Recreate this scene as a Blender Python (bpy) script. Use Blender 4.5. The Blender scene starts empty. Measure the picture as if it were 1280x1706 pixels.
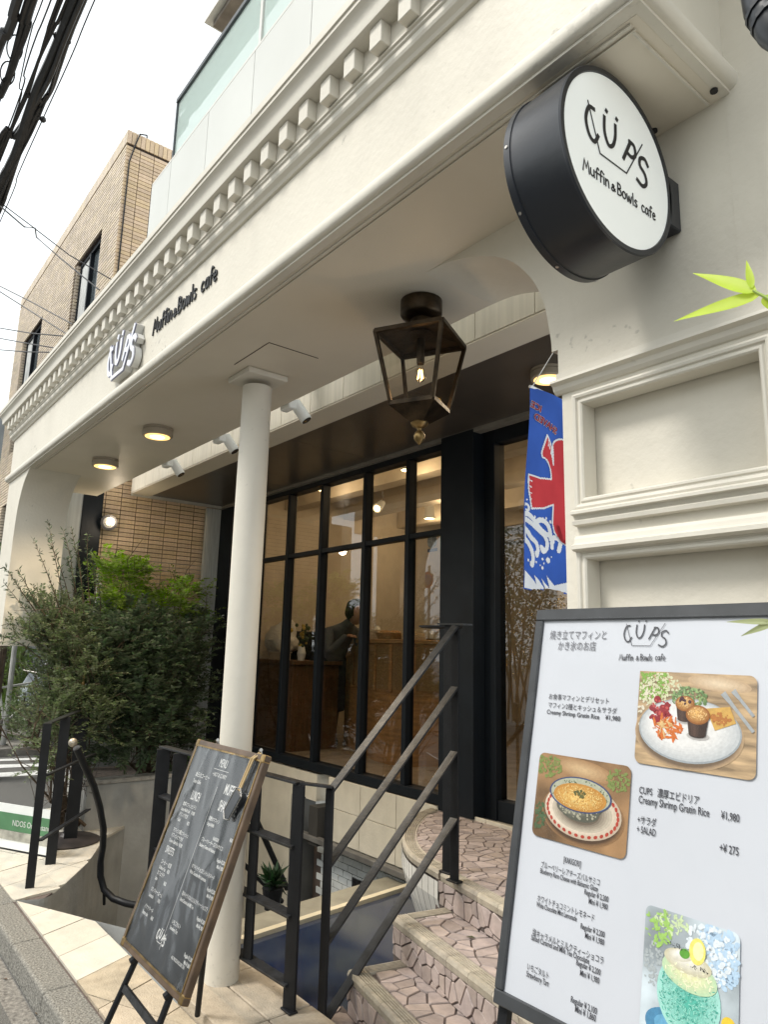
import bpy, bmesh, math, random
from mathutils import Vector, Matrix, noise
random.seed(7)
rad = math.radians
sc = bpy.context.scene
COL = sc.collection

# ------------------------------------------------------------------ camera
cam_d = bpy.data.cameras.new('camera'); cam = bpy.data.objects.new('camera', cam_d); COL.objects.link(cam)
YAW, PIT, ROL, FPX = -9.01585004e-01, 1.90496560e-01, 2.45717291e-02, 1179.4
fwd = Vector((math.sin(YAW)*math.cos(PIT), math.cos(YAW)*math.cos(PIT), math.sin(PIT)))
rt = Vector((math.cos(YAW), -math.sin(YAW), 0)); up = rt.cross(fwd)
r2 = rt*math.cos(ROL)+up*math.sin(ROL); u2 = -rt*math.sin(ROL)+up*math.cos(ROL)
m = Matrix((r2, u2, -fwd)).transposed().to_4x4(); m.translation = Vector((0, 0, 1.5)); cam.matrix_world = m
cam_d.sensor_fit = 'VERTICAL'; cam_d.sensor_height = 36.0; cam_d.lens = 36.0*FPX/1706.0
cam_d.clip_start = 0.05; cam_d.clip_end = 400
sc.camera = cam
# ------------------------------------------------------------------ sky and sun
W = bpy.data.worlds.new('World'); sc.world = W; W.use_nodes = True
nt = W.node_tree; nt.nodes.clear()
wo = nt.nodes.new('ShaderNodeOutputWorld'); bg = nt.nodes.new('ShaderNodeBackground')
sky = nt.nodes.new('ShaderNodeTexSky'); sky.sky_type = 'NISHITA'; sky.sun_disc = False
SUN_EL, SUN_AZ = rad(52), rad(200)
sky.sun_elevation = SUN_EL; sky.sun_rotation = SUN_AZ; sky.air_density = 1.6; sky.dust_density = 6; sky.ozone_density = 1
hs = nt.nodes.new('ShaderNodeMix'); hs.data_type = 'RGBA'; hs.inputs[0].default_value = 0.8
hs.inputs[7].default_value = (11.6, 12.2, 12.3, 1)
nt.links.new(sky.outputs[0], hs.inputs[6]); nt.links.new(hs.outputs[2], bg.inputs[0])
bg.inputs[1].default_value = 0.082
nt.links.new(bg.outputs[0], wo.inputs[0])
sd = bpy.data.lights.new('sun', 'SUN'); sun = bpy.data.objects.new('sun', sd); COL.objects.link(sun)
sd.energy = 1.5; sd.angle = rad(14); sd.color = (1, .97, .92)
sdir = Vector((math.sin(SUN_AZ)*math.cos(SUN_EL), math.cos(SUN_AZ)*math.cos(SUN_EL), math.sin(SUN_EL)))
sun.rotation_euler = sdir.to_track_quat('Z', 'Y').to_euler()
vs = sc.view_settings; vs.view_transform = 'Standard'; vs.look = 'None'; vs.exposure = 0.84; vs.gamma = 1
vs.use_curve_mapping = False
sc.cycles.max_bounces = 10; sc.cycles.transparent_max_bounces = 16; sc.cycles.use_denoising = True
sc.cycles.caustics_reflective = False; sc.cycles.caustics_refractive = False

# ------------------------------------------------------------------ pixel helper (photograph 1280x1706 -> ray)
def at(px, py, **k):
    d = r2*(px-640)/FPX - u2*(py-853)/FPX + fwd
    (a, v), = k.items(); i = 'xyz'.index(a); c = Vector((0, 0, 1.5))
    return c+d*((v-c[i])/d[i])

# ------------------------------------------------------------------ materials
MATS = {}
def mat(name, col, rough=.6, metal=0, var=.08, scale=8, bump=0.0, bscale=60, spec=.5, emit=None, estr=0, per=0.0, isl=0.0,
        stretch=None, coat=0, speck=0, col2=None, detail=4, rvar=.1, dirt=0.0):
    if name in MATS: return MATS[name]
    M = bpy.data.materials.new(name); M.use_nodes = True; t = M.node_tree; N = t.nodes; L = t.links
    b = N['Principled BSDF']; b.inputs['Roughness'].default_value = rough; b.inputs['Metallic'].default_value = metal
    b.inputs['Specular IOR Level'].default_value = spec
    if coat: b.inputs['Coat Weight'].default_value = coat
    tc = N.new('ShaderNodeTexCoord'); mp = N.new('ShaderNodeMapping'); L.new(tc.outputs['Object'], mp.inputs[0])
    if stretch: mp.inputs['Scale'].default_value = stretch
    n1 = N.new('ShaderNodeTexNoise'); n1.inputs['Scale'].default_value = scale; n1.inputs['Detail'].default_value = detail
    L.new(mp.outputs[0], n1.inputs['Vector'])
    mx = N.new('ShaderNodeMix'); mx.data_type = 'RGBA'
    c2 = col2 or tuple(c*(1-var*2.2) for c in col)
    mx.inputs[6].default_value = (*[min(1, c*(1+var)) if not col2 else c for c in col], 1); mx.inputs[7].default_value = (*c2, 1)
    rp = N.new('ShaderNodeMapRange'); rp.inputs[1].default_value = .3; rp.inputs[2].default_value = .7
    L.new(n1.outputs[0], rp.inputs[0]); L.new(rp.outputs[0], mx.inputs[0])
    out = mx.outputs[2]
    if dirt:
        n3 = N.new('ShaderNodeTexNoise'); n3.inputs['Scale'].default_value = 1.7; n3.inputs['Detail'].default_value = 9; n3.inputs['Roughness'].default_value = .7
        mp3 = N.new('ShaderNodeMapping'); mp3.inputs['Scale'].default_value = (3, 3, .55); L.new(tc.outputs['Object'], mp3.inputs[0]); L.new(mp3.outputs[0], n3.inputs['Vector'])
        r3 = N.new('ShaderNodeMapRange'); r3.inputs[1].default_value = .52; r3.inputs[2].default_value = .8; r3.inputs[4].default_value = dirt
        L.new(n3.outputs[0], r3.inputs[0])
        m3 = N.new('ShaderNodeMix'); m3.data_type = 'RGBA'; m3.inputs[7].default_value = (*[c*.55 for c in col], 1)
        L.new(r3.outputs[0], m3.inputs[0]); L.new(out, m3.inputs[6]); out = m3.outputs[2]
    if speck:
        n4 = N.new('ShaderNodeTexNoise'); n4.inputs['Scale'].default_value = 38; n4.inputs['Detail'].default_value = 3; L.new(tc.outputs['Object'], n4.inputs['Vector'])
        n5 = N.new('ShaderNodeTexNoise'); n5.inputs['Scale'].default_value = 2.3; n5.inputs['Detail'].default_value = 3; L.new(tc.outputs['Object'], n5.inputs['Vector'])
        mm_ = N.new('ShaderNodeMath'); mm_.operation = 'MULTIPLY'; L.new(n4.outputs[0], mm_.inputs[0]); L.new(n5.outputs[0], mm_.inputs[1])
        r4 = N.new('ShaderNodeMapRange'); r4.inputs[1].default_value = .40; r4.inputs[2].default_value = .45; r4.inputs[4].default_value = speck
        L.new(mm_.outputs[0], r4.inputs[0]); m4 = N.new('ShaderNodeMix'); m4.data_type = 'RGBA'; m4.inputs[7].default_value = (*[c*.35 for c in col], 1)
        L.new(r4.outputs[0], m4.inputs[0]); L.new(out, m4.inputs[6]); out = m4.outputs[2]
    if per or isl:
        hv = N.new('ShaderNodeHueSaturation'); src = None
        if per:
            oi = N.new('ShaderNodeObjectInfo'); src = oi.outputs['Random']; amp = per
        if isl:
            ge = N.new('ShaderNodeNewGeometry'); src2 = ge.outputs['Random Per Island']; amp = isl
            if src:
                ad = N.new('ShaderNodeMath'); ad.operation = 'ADD'; L.new(src, ad.inputs[0]); L.new(src2, ad.inputs[1])
                fr = N.new('ShaderNodeMath'); fr.operation = 'FRACT'; L.new(ad.outputs[0], fr.inputs[0]); src = fr.outputs[0]
            else: src = src2
        mr = N.new('ShaderNodeMapRange'); mr.inputs[3].default_value = 1-amp; mr.inputs[4].default_value = 1+amp
        L.new(src, mr.inputs[0]); L.new(mr.outputs[0], hv.inputs['Value'])
        mh = N.new('ShaderNodeMapRange'); mh.inputs[3].default_value = .5-amp*.05; mh.inputs[4].default_value = .5+amp*.05
        wn = N.new('ShaderNodeTexWhiteNoise'); wn.noise_dimensions = '1D'; L.new(src, wn.inputs['W']); L.new(wn.outputs['Value'], mh.inputs[0])
        L.new(mh.outputs[0], hv.inputs['Hue'])
        ms = N.new('ShaderNodeMapRange'); ms.inputs[3].default_value = 1-amp*.8; ms.inputs[4].default_value = 1+amp*.5
        L.new(wn.outputs['Value'], ms.inputs[0]); L.new(ms.outputs[0], hv.inputs['Saturation'])
        L.new(out, hv.inputs['Color']); out = hv.outputs[0]
    L.new(out, b.inputs['Base Color'])
    if rvar:
        rr = N.new('ShaderNodeMapRange'); rr.inputs[3].default_value = max(0, rough-rvar); rr.inputs[4].default_value = min(1, rough+rvar)
        L.new(n1.outputs[0], rr.inputs[0]); L.new(rr.outputs[0], b.inputs['Roughness'])
    if bump:
        n2 = N.new('ShaderNodeTexNoise'); n2.inputs['Scale'].default_value = bscale; n2.inputs['Detail'].default_value = 5
        L.new(mp.outputs[0], n2.inputs['Vector'])
        bp = N.new('ShaderNodeBump'); bp.inputs['Strength'].default_value = bump; bp.inputs['Distance'].default_value = .01
        L.new(n2.outputs[0], bp.inputs['Height']); L.new(bp.outputs[0], b.inputs['Normal'])
    if emit:
        b.inputs['Emission Color'].default_value = (*emit, 1); b.inputs['Emission Strength'].default_value = estr
    MATS[name] = M; return M
def glass(name, tint=(.8, .8, .8), ior=1.5, rough=0.0, diff=0, dcol=(.8, .85, .83), refl=1.0):
    if name in MATS: return MATS[name]
    M = bpy.data.materials.new(name); M.use_nodes = True; t = M.node_tree; N = t.nodes; L = t.links; N.clear()
    o = N.new('ShaderNodeOutputMaterial'); tr = N.new('ShaderNodeBsdfTransparent'); tr.inputs[0].default_value = (*tint, 1)
    gl = N.new('ShaderNodeBsdfGlossy'); gl.inputs['Roughness'].default_value = rough
    ge = N.new('ShaderNodeNewGeometry'); dt = N.new('ShaderNodeVectorMath'); dt.operation = 'DOT_PRODUCT'
    L.new(ge.outputs['Normal'], dt.inputs[0]); L.new(ge.outputs['Incoming'], dt.inputs[1])
    def mth(op, a, b_=None):
        q = N.new('ShaderNodeMath'); q.operation = op
        for i_, w_ in enumerate((a, b_)):
            if w_ is None: continue
            if isinstance(w_, (int, float)): q.inputs[i_].default_value = w_
            else: L.new(w_, q.inputs[i_])
        return q.outputs[0]
    f0 = ((ior-1)/(ior+1))**2; om = mth('SUBTRACT', 1.0, mth('ABSOLUTE', dt.outputs['Value']))
    fo = mth('ADD', mth('MULTIPLY', mth('POWER', om, 5.0), 1-f0), f0); mx = N.new('ShaderNodeMixShader')
    mu = N.new('ShaderNodeMath'); mu.operation = 'MULTIPLY'; mu.inputs[1].default_value = refl; mu.use_clamp = True
    L.new(fo, mu.inputs[0]); L.new(mu.outputs[0], mx.inputs[0])
    base = tr.outputs[0]
    if diff:
        d = N.new('ShaderNodeBsdfDiffuse'); d.inputs[0].default_value = (*dcol, 1); tl = N.new('ShaderNodeBsdfTranslucent'); tl.inputs[0].default_value = (*dcol, 1)
        a = N.new('ShaderNodeMixShader'); a.inputs[0].default_value = .5; L.new(d.outputs[0], a.inputs[1]); L.new(tl.outputs[0], a.inputs[2])
        q = N.new('ShaderNodeMixShader'); q.inputs[0].default_value = diff; L.new(base, q.inputs[1]); L.new(a.outputs[0], q.inputs[2]); base = q.outputs[0]
    L.new(base, mx.inputs[1]); L.new(gl.outputs[0], mx.inputs[2]); L.new(mx.outputs[0], o.inputs[0])
    MATS[name] = M; return M
def leafmat(name, col, amp=.4, trans=.3, rough=.45):
    if name in MATS: return MATS[name]
    M = mat(name, col, rough, isl=amp, var=.1, rvar=0, spec=.35)
    t = M.node_tree; N = t.nodes; L = t.links; b = N['Principled BSDF']; o = N['Material Output']
    tl = N.new('ShaderNodeBsdfTranslucent'); L.new(b.inputs['Base Color'].links[0].from_socket, tl.inputs[0])
    mx = N.new('ShaderNodeMixShader'); mx.inputs[0].default_value = trans
    L.new(b.outputs[0], mx.inputs[1]); L.new(tl.outputs[0], mx.inputs[2]); L.new(mx.outputs[0], o.inputs[0]); return M

CREAM = mat('cream_paint', (.68, .64, .55), .55, var=.03, scale=3, bump=.2, bscale=45, dirt=.15, spec=.3, speck=.4)
CREAM2 = mat('cream_paint_smooth', (.67, .635, .555), .55, var=.03, scale=4, bump=.14, bscale=40, dirt=.10, spec=.3, speck=.2)
WHITE = mat('white_paint', (.68, .67, .63), .5, var=.03, scale=3, bump=.1, bscale=40, dirt=.15)
SOFF = mat('soffit_paint', (.70, .64, .535), .5, var=.03, scale=2, bump=.08, bscale=20)
BRICK = mat('buff_tile', (.66, .49, .32), .55, var=.08, scale=40, bump=.25, bscale=90, per=.16, isl=.12, stretch=(1, 1, 3))
BRICKF = mat('pale_buff_tile', (.60, .50, .38), .6, var=.08, scale=40, bump=.2, bscale=90, isl=.14)
MORTAR = mat('dark_mortar', (.075, .055, .045), .9, var=.1)
NAVY = mat('dark_navy_steel', (.006, .009, .013), .5, var=.12, scale=5, bump=.05, spec=.22)
BLACK = mat('black_steel', (.009, .010, .012), .5, var=.15, scale=14, bump=.1, bscale=120, dirt=.3, spec=.3)
BLACKW = mat('worn_black_steel', (.020, .021, .023), .42, var=.3, scale=25, bump=.2, bscale=110, spec=.4)
CONC = mat('grey_concrete', (.40, .40, .38), .8, var=.1, scale=4, bump=.3, bscale=40, dirt=.4)
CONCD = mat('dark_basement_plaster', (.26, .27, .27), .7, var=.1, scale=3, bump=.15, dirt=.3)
ASPH = mat('asphalt', (.19, .185, .17), .9, var=.25, scale=180, bump=1.0, bscale=240, detail=2)
KERB = mat('granite_kerb', (.27, .26, .23), .85, var=.3, scale=110, bump=.9, bscale=130, dirt=.35)
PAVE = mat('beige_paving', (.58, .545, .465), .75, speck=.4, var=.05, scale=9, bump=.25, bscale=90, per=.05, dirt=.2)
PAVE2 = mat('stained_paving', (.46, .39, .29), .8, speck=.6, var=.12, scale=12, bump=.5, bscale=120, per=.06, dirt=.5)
ROADW = mat('road_marking', (.78, .78, .75), .8, var=.08, scale=30, bump=.3)
STONE = mat('pink_crazy_stone', (.42, .345, .315), .5, var=.08, scale=25, bump=.25, bscale=80, per=.2)
GROUT = mat('grout', (.12, .095, .085), .9, var=.1, scale=30, bump=.3)
NOSE = mat('nosing_tile', (.42, .375, .30), .6, var=.1, scale=30, bump=.3, bscale=100, per=.08, dirt=.3)
CEIL = mat('dark_bronze_panel', (.085, .07, .058), .32, metal=.0, var=.2, scale=1.2, spec=.9, rvar=.05)
BRONZE = mat('antique_bronze', (.055, .038, .022), .38, metal=.8, var=.3, scale=20, bump=.1)
BRASS = mat('aged_brass', (.33, .22, .09), .35, metal=.9, var=.25, scale=25)
CHROME = mat('brushed_chrome', (.5, .48, .45), .28, metal=1, var=.1, scale=30)
WOOD = mat('oak_wood', (.42, .24, .10), .5, var=.15, scale=5, stretch=(1, 1, 8), bump=.1)
WOODD = mat('brown_wood', (.13, .07, .035), .5, var=.2, scale=5, stretch=(8, 8, 1), bump=.1)
RATTAN = mat('rattan', (.40, .27, .13), .6, var=.15, scale=60)
PLASTER = mat('interior_plaster', (.62, .54, .42), .8, var=.04)
FLOORI = mat('interior_floor', (.36, .30, .23), .4, var=.15, scale=6)
BLUEF = mat('glossy_blue_deck', (.008, .017, .055), .12, var=.4, scale=3, spec=.7, col2=(.05, .06, .07), detail=3)
GOLDT = mat('brass_trim', (.80, .70, .50), .4, metal=.2, var=.05, scale=6)
WSIGN = mat('white_acrylic', (.86, .88, .86), .35, var=.01)
BLKP = mat('black_print', (.012, .012, .014), .5, var=.05)
WHTP = mat('white_print', (.72, .72, .70), .6, var=.05)
PGREY = mat('board_grey_frame', (.045, .048, .052), .5, var=.12, scale=20)
LAMPW = mat('warm_lamp', (1, .8, .5), .5, emit=(1, .72, .33), estr=4)
FILM = mat('filament', (1, .7, .3), .5, emit=(1, .58, .16), estr=9)
WINGL = glass('shop_window_glass', (.72, .69, .64), 1.5, refl=3.0)
LGLASS = glass('lantern_glass', (.90, .86, .80), 1.4, refl=.8)
FROST = glass('milky_glass', (.55, .62, .6), 1.45, diff=.93, dcol=(.80, .90, .87))
NWIN = mat('neighbour_window_glass', (.10, .12, .13), .08, var=.2, spec=1)
CURT = mat('curtain_cloth', (.55, .56, .55), .9, var=.15, stretch=(6, 6, 1), scale=8)
TWIG = mat('twig_bark', (.10, .07, .045), .8, var=.2, scale=20)

# ------------------------------------------------------------------ object helpers
def wloc(o):
    v = Vector((0, 0, 0))
    while o: v += o.location; o = o.parent
    return v
def tag(o, label=None, cat=None, group=None, kind=None):
    if label: o['label'] = label
    if cat: o['category'] = cat
    if group: o['group'] = group
    if kind: o['kind'] = kind
    return o
def thing(name, label, cat, loc=(0, 0, 0), group=None):
    o = bpy.data.objects.new(name, None); COL.objects.link(o); o.location = loc; o.empty_display_size = .1
    return tag(o, label, cat, group)
class MB:
    def __init__(s): s.v = []; s.f = []
    def add(s, vs_, fs): n = len(s.v); s.v += [tuple(p) for p in vs_]; s.f += [tuple(i+n for i in f) for f in fs]; return s
    def box(s, x0, x1, y0, y1, z0, z1):
        v = [(x, y, z) for z in (z0, z1) for y in (y0, y1) for x in (x0, x1)]
        return s.add(v, [(0, 2, 3, 1), (4, 5, 7, 6), (0, 1, 5, 4), (2, 6, 7, 3), (0, 4, 6, 2), (1, 3, 7, 5)])
    def obox(s, c, a, b, cc):   # centre and three half axes
        c, a, b, cc = map(Vector, (c, a, b, cc))
        v = [c+a*i+b*j+cc*k for k in (-1, 1) for j in (-1, 1) for i in (-1, 1)]
        return s.add(v, [(0, 2, 3, 1), (4, 5, 7, 6), (0, 1, 5, 4), (2, 6, 7, 3), (0, 4, 6, 2), (1, 3, 7, 5)])
    def bar(s, p, q, w, h, side=None):   # flat bar from p to q; w along side
        p, q = Vector(p), Vector(q); d = q-p; l = d.length; d.normalize()
        sd_ = Vector(side) if side else (d.cross(Vector((0, 0, 1))) if abs(d.z) < .95 else Vector((1, 0, 0)))
        sd_ = (sd_-d*sd_.dot(d)).normalized(); n = d.cross(sd_)
        return s.obox((p+q)/2, d*l/2, sd_*w/2, n*h/2)
    def prism(s, poly, ax, a0, a1):   # poly in the two other axes
        n = len(poly)
        def P(u, v, a): return {'x': (a, u, v), 'y': (u, a, v), 'z': (u, v, a)}[ax]
        s.add([P(u, v, a0) for u, v in poly]+[P(u, v, a1) for u, v in poly],
              [tuple(range(n))[::-1], tuple(range(n, 2*n))]+[(i, (i+1) % n, n+(i+1) % n, n+i) for i in range(n)]); return s
    def tube(s, pts, r, n=8, cap=True):
        pts = [Vector(p) for p in pts]; rs = r if isinstance(r, (list, tuple)) else [r]*len(pts)
        base = len(s.v); nrm = None
        for i, p in enumerate(pts):
            d = (pts[min(i+1, len(pts)-1)]-pts[max(i-1, 0)]).normalized()
            if nrm is None: nrm = d.cross(Vector((0, 0, 1))) if abs(d.z) < .9 else d.cross(Vector((1, 0, 0)))
            nrm = (nrm-d*nrm.dot(d)).normalized(); b = d.cross(nrm)
            for k in range(n):
                a = 2*math.pi*k/n; s.v.append(tuple(p+(nrm*math.cos(a)+b*math.sin(a))*rs[i]))
        for i in range(len(pts)-1):
            for k in range(n):
                a = base+i*n+k; c = base+i*n+(k+1) % n; s.f.append((a, c, c+n, a+n))
        if cap:
            s.f.append(tuple(base+k for k in range(n))[::-1]); e = base+(len(pts)-1)*n; s.f.append(tuple(e+k for k in range(n)))
        return s
    def lathe(s, c, prof, n=24, axis='z'):   # prof list (r,h)
        c = Vector(c); A = {'z': (Vector((1, 0, 0)), Vector((0, 1, 0)), Vector((0, 0, 1))), 'x': (Vector((0, 1, 0)), Vector((0, 0, 1)), Vector((1, 0, 0))),
             'y': (Vector((1, 0, 0)), Vector((0, 0, 1)), Vector((0, -1, 0)))}[axis] if isinstance(axis, str) else axis
        base = len(s.v)
        for r, h in prof:
            for k in range(n):
                a = 2*math.pi*k/n; s.v.append(tuple(c+A[0]*math.cos(a)*r+A[1]*math.sin(a)*r+A[2]*h))
        for i in range(len(prof)-1):
            for k in range(n):
                a = base+i*n+k; d = base+i*n+(k+1) % n; s.f.append((a, d, d+n, a+n))
        s.f.append(tuple(base+k for k in range(n))[::-1]); e = base+(len(prof)-1)*n; s.f.append(tuple(e+k for k in range(n)))
        return s
    def sphere(s, c, r, n=12, m_=8, sc_=(1, 1, 1)):
        c = Vector(c); base = len(s.v)
        for i in range(m_+1):
            t = math.pi*i/m_
            for k in range(n):
                a = 2*math.pi*k/n
                s.v.append((c.x+r*sc_[0]*math.sin(t)*math.cos(a), c.y+r*sc_[1]*math.sin(t)*math.sin(a), c.z+r*sc_[2]*math.cos(t)))
        for i in range(m_):
            for k in range(n): s.f.append((base+i*n+k, base+(i+1)*n+k, base+(i+1)*n+(k+1) % n, base+i*n+(k+1) % n))
        return s
    def build(s, name, m_, parent=None, smooth=False, bevel=0, label=None, seg=1, kind=None, fix=True):
        me = bpy.data.meshes.new(name); o = wloc(parent)
        me.from_pydata([(a-o.x, b-o.y, c-o.z) for a, b, c in s.v], [], s.f)
        if fix or bevel:
            bm = bmesh.new(); bm.from_mesh(me)
            if fix: bmesh.ops.recalc_face_normals(bm, faces=bm.faces)
            if bevel:
                es = [e for e in bm.edges if len(e.link_faces) == 2 and e.calc_face_angle(0) > .6]
                bmesh.ops.bevel(bm, geom=es, offset=bevel, segments=seg, profile=.6, affect='EDGES', clamp_overlap=True)
            bm.to_mesh(me); bm.free()
        me.materials.append(m_)
        if smooth:
            me.polygons.foreach_set('use_smooth', [True]*len(me.polygons))
            try: me.set_sharp_from_angle(angle=rad(38))
            except Exception: pass
        ob = bpy.data.objects.new(name, me); COL.objects.link(ob)
        if parent: ob.parent = parent
        if label: ob['label'] = label
        if kind: ob['kind'] = kind
        return ob
def inst(name, me, loc, parent, rot=None, scale=None):
    o = bpy.data.objects.new(name, me); COL.objects.link(o); o.parent = parent; o.location = Vector(loc)-wloc(parent)
    if rot: o.rotation_euler = rot
    if scale: o.scale = scale
    return o
def struct(mb, name, m_, **k):
    o = mb.build(name, m_, None, **k); o['kind'] = 'structure'; return o
def clip(poly, p, n):
    """keep the side where (q-p).n <= 0"""
    out = []
    for i in range(len(poly)):
        a = poly[i]; b = poly[(i+1) % len(poly)]
        da = (a[0]-p[0])*n[0]+(a[1]-p[1])*n[1]; db = (b[0]-p[0])*n[0]+(b[1]-p[1])*n[1]
        if da <= 0: out.append(a)
        if (da < 0 < db) or (db < 0 < da):
            t = da/(da-db); out.append((a[0]+(b[0]-a[0])*t, a[1]+(b[1]-a[1])*t))
    return out
def area(p): return .5*abs(sum(p[i][0]*p[(i+1) % len(p)][1]-p[(i+1) % len(p)][0]*p[i][1] for i in range(len(p))))
def ccw(p): return p if sum(p[i][0]*p[(i+1) % len(p)][1]-p[(i+1) % len(p)][0]*p[i][1] for i in range(len(p))) > 0 else p[::-1]
def clip_to(poly, region):
    region = ccw(region)
    for i in range(len(region)):
        a = region[i]; b = region[(i+1) % len(region)]
        poly = clip(poly, a, (b[1]-a[1], -(b[0]-a[0])))
        if len(poly) < 3: return []
    return poly
def voronoi(region, size, gap, jit=1.2, asp=1.0, seed=1):
    R = random.Random(seed); xs = [p[0] for p in region]; ys = [p[1] for p in region]
    pts = []; sy = size*asp; j = 0; y = min(ys)-sy
    while y < max(ys)+sy:
        x = min(xs)-size+(size/2 if j % 2 else 0)
        while x < max(xs)+size:
            if R.random() > .14: pts.append((x+R.uniform(-.5, .5)*size*jit, y+R.uniform(-.5, .5)*sy*jit))
            x += size
        y += sy; j += 1
    out = []
    for i, p in enumerate(pts):
        poly = list(ccw(region))
        for j, q in enumerate(pts):
            if i == j: continue
            d = (q[0]-p[0], q[1]-p[1]); l = math.hypot(*d)
            if l > 3.2*max(size, sy): continue
            n = (d[0]/l, d[1]/l); g = gap*(.7+.6*((i*7+j*13) % 10)/10)/2
            poly = clip(poly, ((p[0]+q[0])/2-n[0]*g, (p[1]+q[1])/2-n[1]*g), n)
            if len(poly) < 3: break
        if len(poly) >= 3 and area(poly) > size*sy*.06: out.append(poly)
    return out
TXT = []
def text(s, M, size, parent, m_, name='lettering', sx=1.0, bold=0, align='LEFT', ext=.0001, warp=None):
    """queued: lettering lies in local XY of M"""
    cu = bpy.data.curves.new(name, 'FONT'); cu.body = s; cu.size = size; cu.offset = bold; cu.align_x = align; cu.extrude = ext
    cu.resolution_u = 3
    o = bpy.data.objects.new('tmp', cu); COL.objects.link(o)
    o.matrix_world = M @ Matrix.Diagonal((sx, 1, 1, 1)); TXT.append((o, name, m_, parent, warp))
def flush_text():
    bpy.context.view_layer.update(); dg = bpy.context.evaluated_depsgraph_get(); res = []
    for o, name, m_, parent, warp in TXT:
        me = bpy.data.meshes.new_from_object(o.evaluated_get(dg)); M = o.matrix_world.copy()
        if warp:
            w0 = wloc(parent)
            for v in me.vertices: v.co = warp(v.co.x, v.co.y)-w0
        else: M.translation -= wloc(parent); me.transform(M)
        me.materials.clear(); me.materials.append(m_); res.append((o, name, me, parent))
    for o, name, me, parent in res:
        bpy.data.objects.remove(o); n = bpy.data.objects.new(name, me); COL.objects.link(n); n.parent = parent
# stroke lettering --------------------------------------------------
def spl(p, n=6):
    out = []
    for i in range(len(p)-1):
        a = p[max(i-1, 0)]; b = p[i]; c = p[i+1]; d = p[min(i+2, len(p)-1)]
        for k in range(n):
            t = k/n
            out.append(tuple(.5*((2*b[j])+(-a[j]+c[j])*t+(2*a[j]-5*b[j]+4*c[j]-d[j])*t*t+(-a[j]+3*b[j]-3*c[j]+d[j])*t**3) for j in (0, 1)))
    return out+[p[-1]]
def ribbon(mb, pts, w, M, ext, dz=0):
    P = [Vector((x, y)) for x, y in pts]; L_, R_ = [], []
    for i, p in enumerate(P):
        a = (p-P[i-1]).normalized() if i else None; b = (P[i+1]-p).normalized() if i < len(P)-1 else None
        if a is None: a = b
        if b is None: b = a
        t = (a+b); t = t.normalized() if t.length > 1e-6 else a
        n = Vector((-t.y, t.x)); k = w/2/max(.55, n.dot(Vector((-a.y, a.x))))
        e = p - (a*w*.4 if i == 0 else Vector((0, 0))) + (b*w*.4 if i == len(P)-1 else Vector((0, 0)))
        L_.append(e+n*k); R_.append(e-n*k)
    n = len(P); vs_ = [M @ Vector((q.x, q.y, z+dz)) for z in (0, ext) for q in L_+R_]; f = []
    for i in range(n-1):
        f += [(i, i+1, n+i+1, n+i), (2*n+i, 3*n+i, 3*n+i+1, 2*n+i+1), (i, 2*n+i, 2*n+i+1, i+1), (n+i, n+i+1, 3*n+i+1, 3*n+i)]
    f += [(0, n, 3*n, 2*n), (n-1, 3*n-1, 4*n-1, 2*n-1)]
    mb.add(vs_, f)
G = {'M': (1.0, [[(0, 0), (.2, 1), (.45, .35), (.7, 1), (.85, 0)]]), 'u': (.7, [['s', (0.05, .6), (.05, .2), (.25, .02), (.48, .2), (.5, .6)], [(.5, .6), (.54, 0)]]),
     'f': (.55, [['s', (.5, .92), (.35, 1.02), (.22, .85), (.2, .4), (.18, 0)], [(0, .55), (.42, .57)]]), 'i': (.3, [[(.1, .6), (.1, 0)], [(.1, .85), (.11, .89)]]),
     'n': (.7, [[(.05, .6), (.07, 0)], ['s', (.07, .35), (.25, .6), (.45, .5), (.5, 0)]]),
     '&': (.7, [['s', (.55, .08), (.2, .45), (.22, .62), (.38, .6), (.36, .42), (.08, .22), (.12, .03), (.33, .02), (.52, .3)]]),
     'B': (.75, [[(.05, 0), (.08, 1)], ['s', (.08, 1), (.45, .93), (.48, .65), (.1, .52), (.5, .45), (.58, .15), (.35, 0), (.05, 0)]]),
     'o': (.7, [['s', (.28, .6), (.07, .48), (.06, .15), (.27, 0), (.5, .15), (.5, .48), (.28, .6)]]),
     'w': (.9, [['s', (.03, .6), (.12, .05), (.22, .05), (.37, .5), (.5, .05), (.6, .05), (.75, .6)]]), 'l': (.3, [[(.1, 1.02), (.1, 0)]]),
     's': (.55, [['s', (.42, .55), (.22, .6), (.08, .46), (.25, .32), (.42, .18), (.28, 0), (.05, .06)]]), ' ': (.45, []),
     'c': (.62, [['s', (.48, .52), (.25, .6), (.06, .35), (.2, .02), (.5, .08)]]),
     'a': (.72, [['s', (.48, .5), (.25, .6), (.05, .3), (.2, .02), (.45, .2), (.5, .55)], [(.5, .58), (.56, 0)]]),
     'e': (.6, [['s', (.08, .32), (.46, .36), (.4, .57), (.2, .58), (.06, .3), (.2, .02), (.48, .08)]])}
def hand(s, M, h, wid, mb, w, ext):
    tot = sum(G[c][0] for c in s); k = wid/tot; x = 0; j = 0
    for c in s:
        for st in G[c][1]:
            pts = spl(st[1:], 5) if st[0] == 's' else st
            ribbon(mb, [(x+px*k, py*h) for px, py in pts], w, M, ext, (j % 4)*ext*.04); j += 1
        x += G[c][0]*k
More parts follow.
